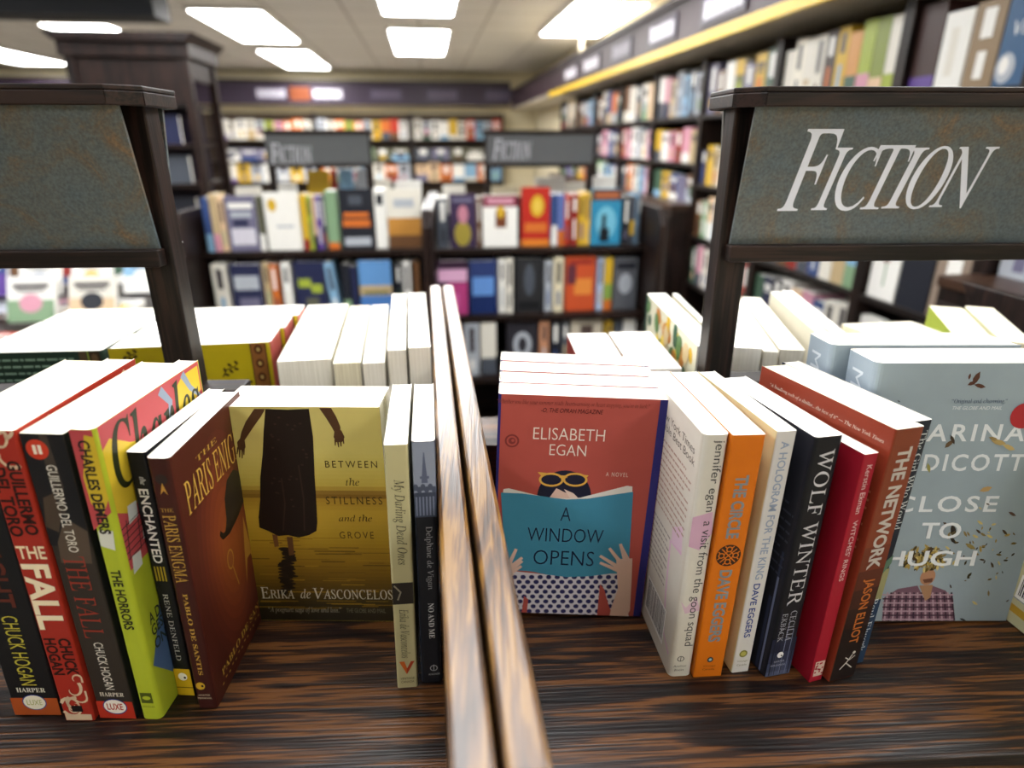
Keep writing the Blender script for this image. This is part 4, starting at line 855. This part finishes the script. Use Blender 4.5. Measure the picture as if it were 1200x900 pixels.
frow(2.47, 0.0, [(244, 252, 232, 's', '#34497a'), (253, 261, 228, 's', '#b8a27c'), (262, 269, 232, 's', '#d8b894'),
 (270, 306, 230, 'f', '#6b6880', [F(.1,.78,.9,.88,'#e6e4de'), F(.15,.62,.85,.72,'#a9aeb6'), F(.1,.12,.9,.42,'#c9c6d0'), F(.2,.46,.7,.58,'#262a48')]),
 (307, 313, 230, 's', '#5c5c4c'), (315, 356, 226, 'f', '#e6e4de', [('ell', .1,.68,.36,.9,'#c9a32c'), F(.3,.4,.8,.44,'#a9aeb6')]), (357, 364, 228, 's', '#c9a32c'), (364, 369, 230, 's', '#9aa83c'), (370, 374, 230, 's', '#d8b894'),
 (374, 380, 230, 's', '#5a3f8a'), (381, 385, 230, 's', '#4a4f58'), (386, 399, 224, 's', '#7d9a78', [('spine', 0, 0, 1, .12, '#c66a2c')]),
 (401, 440, 222, 'f', '#22242c', [F(.08,.38,.92,.5,'#c66a2c'), F(.12,.54,.88,.62,'#c66a2c'), F(.1,.06,.9,.2,'#a9aeb6'), F(.3,.75,.7,.9,'#4a4f58')]),
 (442, 455, 222, 's', '#e6e4de', [('spine', .2,.74,.8,.92,'#22242c')]), (456, 496, 222, 'f', '#d9d4c8', [F(0,0,1,.5,'#6b4a30'), F(0,.22,1,.52,'#b8823c'), F(.2,.7,.8,.84,'#a9aeb6')])],
 "top shelf of the far left bookcase", g)
g = 'books on the second shelf of the far left bookcase'
frow(2.44, -.255, [(256, 273, 310, 's', '#d9d4c8'), (276, 313, 310, 'f', '#262a48', [F(.1,.55,.9,.8,'#a9aeb6'), F(.2,.1,.85,.4,'#6b6880')]), (315, 322, 308, 's', '#b8a27c'), (323, 331, 310, 's', '#c66a2c'),
 (336, 346, 308, 's', '#e6e4de'), (350, 387, 305, 'f', '#262a48', [F(.1,.55,.5,.7,'#9aa83c'), F(.5,.45,.85,.6,'#9aa83c'), F(.3,.2,.7,.36,'#5c5c4c'), F(.1,.05,.9,.12,'#34497a')]), (391, 401, 308, 's', '#7fa6c4', None, -5), (405, 414, 310, 's', '#22242c'), (415, 422, 312, 's', '#262a48'),
 (424, 462, 305, 'f', '#34497a', [F(0,.55,1,1,'#5f8fc4'), F(0,.38,1,.56,'#b8a27c'), F(.1,.4,.9,.46,'#6b6a38'), F(0,0,1,.38,'#4a78b8')]), (466, 473, 308, 's', '#22242c'), (475, 484, 306, 's', '#e6e4de'), (487, 494, 306, 's', '#6b4a30')],
 "second shelf of the far left bookcase", g)
g = 'books on the top shelf of the far right bookcase'
frow(2.455, 0.0, [(514, 526, 232, 's', '#4a4f58'), (528, 559, 228, 'f', '#3a2c48', [('ell', .15,.02,.8,.5,'#9a8a3a'), ('ell', .3,.45,.7,.8,'#b87a8a'), F(.1,.86,.9,.93,'#6b6880')]), (560, 564, 232, 's', '#6b4a30'),
 (566, 607, 229, 'f', '#e6e4de', [F(0,.78,1,1,'#7a3040'), F(.12,.84,.88,.94,'#c98fa0'), F(.36,.38,.68,.72,'#6b3a24'), ('ell', .4,.56,.62,.8,'#c9a32c')]),
 (611, 644, 220, 'f', '#b02a20', [('ell', .3,.5,.8,.88,'#c9a32c'), ('ell', .42,.58,.68,.8,'#d9b850'), F(.1,.24,.9,.4,'#c66a2c'), F(0,0,1,.12,'#d07a2c')]), (646, 652, 228, 's', '#34497a', [('spine', 0,0,1,.4,'#e6e4de')]), (653, 660, 228, 's', '#5f6fa8'), (661, 666, 230, 's', '#b83a26'),
 (668, 676, 228, 's', '#8c2a24'), (677, 684, 228, 's', '#c9a32c'), (684, 690, 226, 's', '#d8b04a'), (691, 726, 222, 'f', '#2f86ac', [F(0,.8,1,1,'#4a3a3a'), F(.1,.84,.9,.95,'#a8603c'), ('ell', .15,.1,.85,.7,'#6fb4cc'), F(.3,.05,.62,.3,'#14181e'), F(.36,.3,.5,.55,'#14181e')]),
 (728, 735, 230, 's', '#22242c'), (736, 742, 230, 's', '#4a4f58', [('spine', .1,.2,.9,.5,'#c9a32c')]), (742.5, 745, 228, 's', '#7fa6c4'), (745.5, 748, 230, 's', '#4a4f58')],
 "top shelf of the far right bookcase", g)
g = 'books on the second shelf of the far right bookcase'
frow(2.42, -.255, [(515, 549, 306, 'f', '#3a2438', [F(0,.62,1,.85,'#d9a8c8'), F(.3,0,1,.6,'#b0407a'), F(.2,.1,.7,.4,'#c95a9a')]), (551, 583, 306, 'f', '#2c3a68', [F(0,0,1,.35,'#1c2c5c'), F(.1,.35,.9,.7,'#5f8ac8')]), (585, 592, 304, 's', '#e6e4de'), (593, 601, 302, 's', '#d9d4c8'),
 (604, 636, 300, 'f', '#2a2a2c', [('ell', .3,.3,.7,.9,'#4a4f58'), F(.1,.06,.9,.2,'#1a1a1c')]), (638, 646, 306, 's', '#a9aeb6'), (648, 659, 300, 's', '#d9ceb0'), (661, 696, 300, 'f', '#c0502c', [F(.3,.3,.9,.6,'#d8843c'), F(.05,.5,.35,.85,'#5a2c38'), F(.1,.86,.9,.94,'#8c2a24')]), (698, 705, 302, 's', '#a9b8d4'), (706, 715, 302, 's', '#c9a32c', [('spine', 0,.1,1,.5,'#7d9a4a'), ('spine', 0,0,1,.2,'#c66a2c')]),
 (717, 744, 302, 'f', '#5a5c62', [('ell', .2,.3,.8,.7,'#a9aeb6'), F(.1,.78,.9,.9,'#22242c')])],
 "second shelf of the far right bookcase", g)
g = 'books on the third shelf of the far right bookcase'
frow(2.39, -.50, [(546, 562, 376, 's', '#a9aeb6'), (564, 582, 374, 's', '#d9d4c8'), (594, 630, 374, 'f', '#2c2a30', [('ell', .2,.3,.8,.8,'#a9aeb6'), ('ell', .35,.4,.65,.7,'#2c2a30')]), (632, 642, 376, 's', '#c08a6a'), (645, 655, 376, 's', '#22242c'), (657, 665, 376, 's', '#4a4f58'),
 (667, 703, 374, 'f', '#b8ae9c', [F(.3,.5,.7,.9,'#4a3c38'), F(.1,.2,.9,.3,'#6b4a30')]), (706, 714, 376, 's', '#c9a32c'), (716, 726, 376, 's', '#4a4f58'), (727, 741, 374, 's', '#e6e4de')],
 "third shelf of the far right bookcase", g)
# far side of the far bookcases: tops and upper covers show above the near rows
g = 'books on the far side of the far bookcases'
for i, (x0, x1, yt, col) in enumerate([(277, 306, 219, '#d9d4c8'), (318, 348, 216, '#e6e4de'), (360, 386, 200, '#c9a32c'), (388, 395, 199, '#8c2a24'), (397, 414, 198, '#7fa6c4'), (416, 434, 198, '#a9aeb6'), (438, 458, 210, '#d9d4c8'), (462, 494, 212, '#e6e4de'),
                                       (518, 545, 217, '#d9d4c8'), (575, 608, 218, '#d9ceb0'), (626, 660, 208, '#e6e4de'), (662, 684, 214, '#d9d4c8'), (690, 720, 207, '#e6e4de')]):
    A, B = at(x0, yt, Y=2.90), at(x1, yt, Y=2.90); w = (B.x-A.x)*.97; h = A.z-S
    simple(f"{cname(col)} book top, {ORD[i+1]} from left along the back of the far bookcases", Matrix.Translation(((A.x+B.x)/2+w/2, 2.90-.0155, S)) @ Matrix.Rotation(R(90), 4, 'Z'), .03, w, h, col, g)

# ------------------------------------------------------------------ bookcases along the right wall
CX, STEP, Y1 = 1.50, .767, 1.28
TOPZ, OPEN, CLOSED, LEDGE = .133, (-.227, -.505, -.774), -.12, -.342
def wallcase(i, y0, closed, lab, STEP=STEP):
    t = thing('tall_bookcase', lab, 'bookcase', Matrix.Translation((CX, y0, 0)), 'bookcases along the right wall'); D = XW-CX-.002
    for yy in (0, STEP-.024):
        m = MB(); m.box((0, yy+.001, 0), (D, yy+.023, EYE+TOPZ+.27), DARKZ); m.build('upright', t, .0015)
    m = MB(); m.box((D-.012, .024, .1), (D, STEP-.025, EYE+.40), M('#3a2e26', .5)); m.build('back_board', t)
    zs = [TOPZ]+([CLOSED] if closed else list(OPEN))
    for z in zs:
        m = MB(); m.box((.002, .0235, EYE+z-.022), (D-.0125, STEP-.0245, EYE+z), DARKY); m.build('shelf', t, .0015)
    if closed:
        m = MB(); m.box((-.12, .002, EYE+LEDGE-.03), (D-.0125, STEP-.002, EYE+LEDGE), M('#3d2a1f', .35)); m.build('ledge', t, .003)
        m = MB(); m.box((-.11, .004, .08), (-.002, STEP-.004, EYE+LEDGE-.031), DARKZ); m.build('base_cabinet', t, .002)
        for q in (0, 1):
            m = MB(); ya = .02+q*(STEP/2-.012); m.box((-.122, ya, .14), (-.1105, ya+STEP/2-.026, EYE+LEDGE-.07), DARKZ); m.build('door', t, .002)
    else:
        m = MB(); m.box((0, .0235, 0), (D-.0125, STEP-.0245, .10), DARKY); m.build('plinth', t, .0015)
        for z in (-1.05, -1.30):
            m = MB(); m.box((.002, .0235, EYE+z-.022), (D-.0125, STEP-.0245, EYE+z), DARKY); m.build('shelf', t, .0015)
    return t
names = ['nearest', 'second', 'third', 'fourth', 'fifth', 'sixth', 'seventh', 'eighth', 'ninth', 'tenth', 'eleventh']
rnw = random.Random(77)
def wallrow(y0, y1, z, n, place, group, xoff=.02, specials={}, lean=0, hmax=.23):
    "books from near (y0) to far (y1); spines or covers face the aisle"
    y = y0; i = 0; gap = (y1-y0)/n
    for i in range(n):
        sp = specials.get(i); kind, col, art = sp if sp else ('s' if rnw.random() < .74 else 'f', rnw.choice(PALW), None)
        h = rnw.uniform(.80, 1.0)*hmax; w = gap*.94
        ya = y0+gap*i+gap/2; art = texty(kind, col, rnw.randint(0, 9999)) if art is None else art
        lab = f"{cname(col)} {'face-out book' if kind == 'f' else 'book'}, {ORD[i+1]} from our end on {place}"
        if kind == 's' : mw = Matrix.Translation((CX+xoff, ya, EYE+z)) @ Matrix.Rotation(R(-90), 4, 'Z'); simple(lab, mw, w, .15, h, col, group, None, art)
        else: mw = Matrix.Translation((CX+xoff+.017, ya+w/2, EYE+z)) @ Matrix.Rotation(R(180), 4, 'Z'); simple(lab, mw, .033, w, h, col, group, None, art)
def run():
    k = 0
    spec = {0: {0: ('f', '#34587c', [('ell', .0,.03,.6,.34,'#a9aeb6'), ('ell', .1,.12,.4,.3,'#e6e4de'), ('ell', .5,.82,.75,.97,'#22242c'), ('text', .3,.5,.95,.64,'VIE')]), 1: ('s', '#8a7458', None), 2: ('s', '#e6e4de', [('spine', .3,.2,.6,.8,'#d9d4c8')]), 3: ('s', '#3a2420', None)},
            1: {0: ('s', '#d9d4c8', [('spine', 0,0,1,.3,'#9aa83c')]), 1: ('s', '#7d8a3a', None), 2: ('s', '#9aa83c', None), 3: ('s', '#c98f4a', None), 4: ('s', '#c9a32c', None), 5: ('s', '#3a2c24', None), 6: ('s', '#d9d4c8', None), 7: ('s', '#d9d4c8', [('spine', .2,.3,.8,.4,'#b8a27c')]), 8: ('s', '#e6e0d0', None), 9: ('s', '#d9d4c8', None)},
            2: {3: ('f', '#5c5c2c', [('front', 0,.7,1,1,'#c9a32c'), ('ell', .2,.1,.8,.6,'#9aa83c')]), 4: ('f', '#e6e4de', [('front', .1,.1,.9,.2,'#4a4f58')])}}
    labs = ['narrow open right wall bookcase holding a white face-out book with a flower', 'open right wall bookcase behind the FICTION sign', 'open right wall bookcase left of the FICTION sign post',
            'right wall bookcase with a dark ledge, fourth from the right edge', 'right wall bookcase with a dark ledge, fifth from the right edge', 'right wall bookcase under the pale end of the yellow strip', 'right wall bookcase, second from the far corner', 'right wall bookcase nearest the far corner']
    for i in range(8):
        y0 = Y1+STEP*i; closed = i > 2
        if i == 0: y0 = 1.56; wallcase(0, y0, False, labs[0], Y1+STEP-1.56)
        else: wallcase(i, y0, closed, labs[i])
        a, b = y0+.03, Y1+STEP*(i+1)-.03
        pl = f"{names[i]} right wall case"
        wallrow(a, b, TOPZ, 4 if i == 0 else 10 if i < 2 else 7 if i < 4 else 5, "top shelf of "+pl, 'books on the top shelves of the right wall', .02, spec.get(i, {}), hmax=.25)
        if not closed:
            for z, nm in zip(OPEN, ('second', 'third', 'fourth')):
                n = 9 if i else 4; sp = {2: ('f', '#d9d4c8', [('ell', .2,.4,.8,.8,'#6b4a30')])} if nm == 'third' and i else {}
                if nm == 'third' and not i: n = 3; sp = {0: ('s', '#8a7a6c', None), 1: ('s', '#22242c', []), 2: ('f', '#e6e4de', [('ell', .35,.55,.65,.78,'#8a2a4a'), ('front', .5,.2,.56,.6,'#7d9a78')])}
                wallrow(a, b, z, n, f"{nm} shelf of {pl}", f'books on the {nm} shelves of the open right wall cases', .02, sp, hmax=.22 if i else .24)
        elif i > 0:
            n = 6 if i < 5 else 4
            wallrow(a, b, CLOSED, n, "middle shelf of "+pl, 'books on the middle shelves of the right wall', .02, hmax=.21); wallrow(a, b, LEDGE, n-1, "ledge of "+pl, 'books on the ledges of the right wall', .03, hmax=.18)
    wallcase(9, 1.56-STEP, True, 'right wall bookcase at the right edge, with a dark ledge below its books')
    wallrow(1.56-STEP+.25, 1.53, LEDGE, 4, "ledge of right edge wall case", 'books on the ledge at the right edge', .03, {3: ('s', '#a9aeb6', None), 2: ('s', '#22242c', None), 1: ('f', '#a9b8d4', None)}, hmax=.16)
run()
# category plates on the fascia above the right wall
for i, (x0, x1) in enumerate([(820, 874), (759, 791), (716, 739), (683, 702), (661, 676)]):
    yl = lambda x: 116-(x-644)*.371-24
    A = at(x0, yl(x0)-(x0-640)*.02, X=XS-.001); B = at(x1, yl(x1)-(x1-640)*.02, X=XS-.001)
    t = thing('category_sign', ['large pale category plate nearest on the right fascia', 'second pale category plate along the right fascia, above the yellow strip', 'dim grey plate, third along the right fascia', 'fourth plate along the right fascia, pale, near the far corner', 'farthest small plate on the right fascia'][i], 'sign', Matrix.Translation((XS+.012, 0, 0)), 'category plates on the right fascia')
    ya, ybb = sorted((A.y, B.y)); zc = ZY+.135
    m = MB(); m.box((-.012, ya, zc-.062), (-.001, ybb, zc+.062), M('#4a4550', .4)); m.build('plate', t, .002)
    m = MB(); n = 7; s = (ybb-ya)*.84/n
    for j in range(n): m.box((-.0128, ya+(ybb-ya)*.08+s*j, zc-.034), (-.0121, ya+(ybb-ya)*.08+s*(j+.8), zc+.034+(.008 if j == n-1 else 0)), M('#d4d0da' if i != 2 else '#8a8692', .4))
    m.build('lettering', t, 'x' and 0)
# ------------------------------------------------------------------ bookcases along the back wall
BX0, BW = -6.0, 1.45
for i in range(5):
    x0 = BX0+BW*i; t = thing('tall_bookcase', ['back wall bookcase at far left, mostly behind the tall cabinet', 'back wall bookcase just left of the tall cabinet', 'back wall bookcase right of the tall dark cabinet', 'back wall bookcase above the far bookcases, in the middle', 'back wall bookcase in the far right corner'][i], 'bookcase', Matrix.Translation((x0, YC+.02, 0)), 'bookcases along the back wall')
    for xx in (0, BW-.03):
        m = MB(); m.box((xx+.001, 0, 0), (xx+.029, .34, EYE+.40), DARKZ); m.build('upright', t)
    for z in (.02, -.29, -.60, -.92):
        m = MB(); m.box((.03, .002, EYE+z-.03), (BW-.031, .34, EYE+z), DARKW); m.build('shelf', t)
    m = MB(); m.box((.03, .33, 0), (BW-.031, .345, EYE+.40), M('#4a3c30', .6)); m.build('back_board', t)
rnb = random.Random(31)
def backrow(z, i0, n, nm, hm, pal):
    for i in range(i0, 5):
        gap = (BW-.08)/n
        for j in range(n):
            x = BX0+BW*i+.04+gap*(j+.5); col = rnb.choice(pal); f = rnb.random() < .3
            lab = f"{cname(col)} {'face-out book' if f else 'book'}, {ORD[j+1]} from left on {nm} shelf of {['', '', 'left', 'middle', 'right'][i]} back wall case"
            if f: simple(lab, Matrix.Translation((x-gap*.47, YC+.06, EYE+z)) @ Matrix.Rotation(R(-90), 4, 'Z'), .04, gap*.94, rnb.uniform(.85, 1)*hm, col, f'books on the {nm} shelves of the back wall', None, texty('f', col, j+i*20))
            else: simple(lab, Matrix.Translation((x, YC+.04, EYE+z)), gap*.94, .2, rnb.uniform(.85, 1)*hm, col, f'books on the {nm} shelves of the back wall', None, texty('s', col, j+i*20))
backrow(.02, 2, 10, 'top', .29, ['#e6e4de', '#e6e4de', '#d9d4c8', '#d9d4c8', '#c9a32c', '#b83a26', '#c66a2c', '#9aa83c', '#7fa6c4', '#c98fa0', '#a9aeb6'])
backrow(-.60, 2, 7, 'lower', .28, ['#e6e4de', '#e6e4de', '#d9d4c8', '#7fa6c4', '#c9a32c', '#d8b894', '#c66a2c', '#a9aeb6'])
backrow(-.29, 2, 5, 'second', .20, ['#4a4f58', '#5c5c4c', '#6b6880', '#7d9a78', '#4a4f58'])
for i, (x0, x1, c) in enumerate([(302, 336, '#b9b6c4'), (368, 402, '#d0cdd8'), (436, 470, '#5c5468'), (502, 536, '#5c5468'), (570, 602, '#5c5468')]):
    A, B = at(x0, 115, Y=YC-.04), at(x1, 115, Y=YC-.04)
    t = thing('category_sign', ['pale plate on the back wall fascia, leftmost', 'brightest plate on the back wall fascia', 'dim plate on the back wall fascia above the middle bookcase', 'second dim plate on the back wall fascia', 'dim plate on the back fascia nearest the right corner'][i], 'sign', Matrix.Translation((0, YC-.03, 0)), 'category plates on the back fascia')
    m = MB(); m.box((A.x-.05, -.012, EYE+.56), (B.x+.05, -.001, EYE+.74), M('#3c3244', .4)); m.build('plate', t)
    m = MB(); n = 8; s = (B.x-A.x)/n
    for j in range(n): m.box((A.x+s*j, -.0135, EYE+.59), (A.x+s*(j+.8), -.0121, EYE+.71), M(c, .4))
    m.build('lettering', t)
A, B = at(337, 115, Y=YC-.04), at(364, 115, Y=YC-.04); m = MB(); m.box((A.x, YC-.040, EYE+.56), (B.x, YC-.0305, EYE+.74), M('#8a4a28', .4)); m.box((A.x+.02, YC-.042, EYE+.58), (B.x-.02, YC-.0401, EYE+.72), M('#7a3f22', .4)); tag(m.build('category_sign'), 'rust orange panel on the back fascia between two pale plates', 'sign')
# ------------------------------------------------------------------ tall dark cabinet at the left
HX0, HX1, HY0 = -2.10, -1.40, 4.5
t = thing('tall_cabinet', 'tall dark wooden display cabinet with crown moulding, behind the blank slate sign', 'cabinet', Matrix.Translation((HX0, HY0, 0))); W = HX1-HX0; D = .55; zt = EYE+.60
for xx in (0, W-.05):
    for yy in (0, D-.05):
        m = MB(); m.box((xx, yy, 0), (xx+.05, yy+.05, zt-.10), WALNUT); m.build('corner_post', t, .003)
m = MB(); m.box((-.02, -.02, zt-.13), (W+.02, D+.02, zt-.05), WALNUT)
m.prism([(-.02, zt-.05), (-.07, zt), (W+.07, zt), (W+.02, zt-.05)], 1, -.06, D+.06, WALNUT); m.build('crown', t, .004)
for z in (EYE+.22, EYE-.02, EYE-.26, EYE-.52, EYE-.8, .1):
    m = MB(); m.box((.05, .01, z-.025), (W-.05, D-.01, z), DARKW); m.build('shelf', t)
m = MB(); m.box((.05, .02, EYE+.22), (W-.05, .035, zt-.13), WALNUT); m.build('front_panel', t)
m = MB(); m.box((.05, D/2-.008, .1), (W-.05, D/2+.008, EYE+.2), M('#241d2c', .5)); m.build('back_board', t)
m = MB(); m.box((W-.05, .05, EYE+.36), (W-.02, D-.05, zt-.13), WALNUT); m.build('side_panel', t)
for i, (x, w, z, c) in enumerate([(.10, .2, -.02, '#262a48'), (.34, .22, -.02, '#262a48'), (.12, .24, -.26, '#262a48'), (.42, .16, -.26, '#4a4f58'), (.1, .2, -.52, '#262a48'), (.38, .2, -.52, '#22242c')]):
    simple(f"dim {cname(c)} face-out book, {['left', 'right'][i % 2]} one on {['upper', 'middle', 'lower'][i//2]} shelf of the tall cabinet", Matrix.Translation((HX0+x, HY0+.10, EYE+z)) @ Matrix.Rotation(R(-90), 4, 'Z'), .03, w, .17, c, 'books in the tall cabinet')
# ------------------------------------------------------------------ display table with loose bright books, far left
TX0, TX1, TY0, TY1, TZ = -2.62, -1.47, 2.70, 4.28, EYE-.83
t = thing('display_table', 'low dark display table covered with bright books, under the blank slate sign', 'table', Matrix.Translation((TX0, TY0, 0)))
m = MB(); m.box((0, 0, TZ-.035), (TX1-TX0, TY1-TY0, TZ), DARKW); m.build('tabletop', t, .004)
for xx in (.05, TX1-TX0-.11):
    for yy in (.05, TY1-TY0-.11): m = MB(); m.box((xx, yy, 0), (xx+.06, yy+.06, TZ-.035), DARKZ); m.build('leg', t)
m = MB(); m.box((.08, .08, TZ-.12), (TX1-TX0-.08, TY1-TY0-.08, TZ-.036), DARKW); m.build('apron', t)
rt = random.Random(8); cols = ['#d9d4c8', '#e6e4de', '#b83a26', '#e6e4de', '#7fa6c4', '#c98fa0', '#e6e4de', '#d9d4c8', '#e6e4de', '#a9aeb6', '#c98fa0', '#e6e4de', '#34497a', '#e6e4de', '#e6e4de', '#7fa6c4', '#d8b894', '#c98fa0', '#e6e4de', '#d9d4c8']
for i, c in enumerate(cols):
    r_, q_ = divmod(i, 4); x = TX0+.16+q_*.275; y = TY0+.18+r_*.30; up = r_ in (1, 3, 4)
    lab = f"{cname(c)} book {'propped' if up else 'lying'}, {ORD[q_+1]} from left in {['front', 'second', 'third', 'fourth', 'back'][r_]} row of the display table"
    if up: mw = Matrix.Translation((x-.11, y+.05, TZ+.011)) @ Matrix.Rotation(R(-90), 4, 'Z') @ Matrix.Rotation(R(-24), 4, 'Y')
    else: mw = Matrix.Translation((x-.11, y+.1, TZ+.0155)) @ Matrix.Rotation(R(rt.uniform(-12, 12)), 4, 'Z') @ Matrix(((0,1,0,0),(0,0,1,0),(1,0,0,0),(0,0,0,1))) @ Matrix.Translation((0, 0, -.20))
    simple(lab, mw, .03, .21, .22, c, 'books on the display table', None, texty('f', c, i*3))
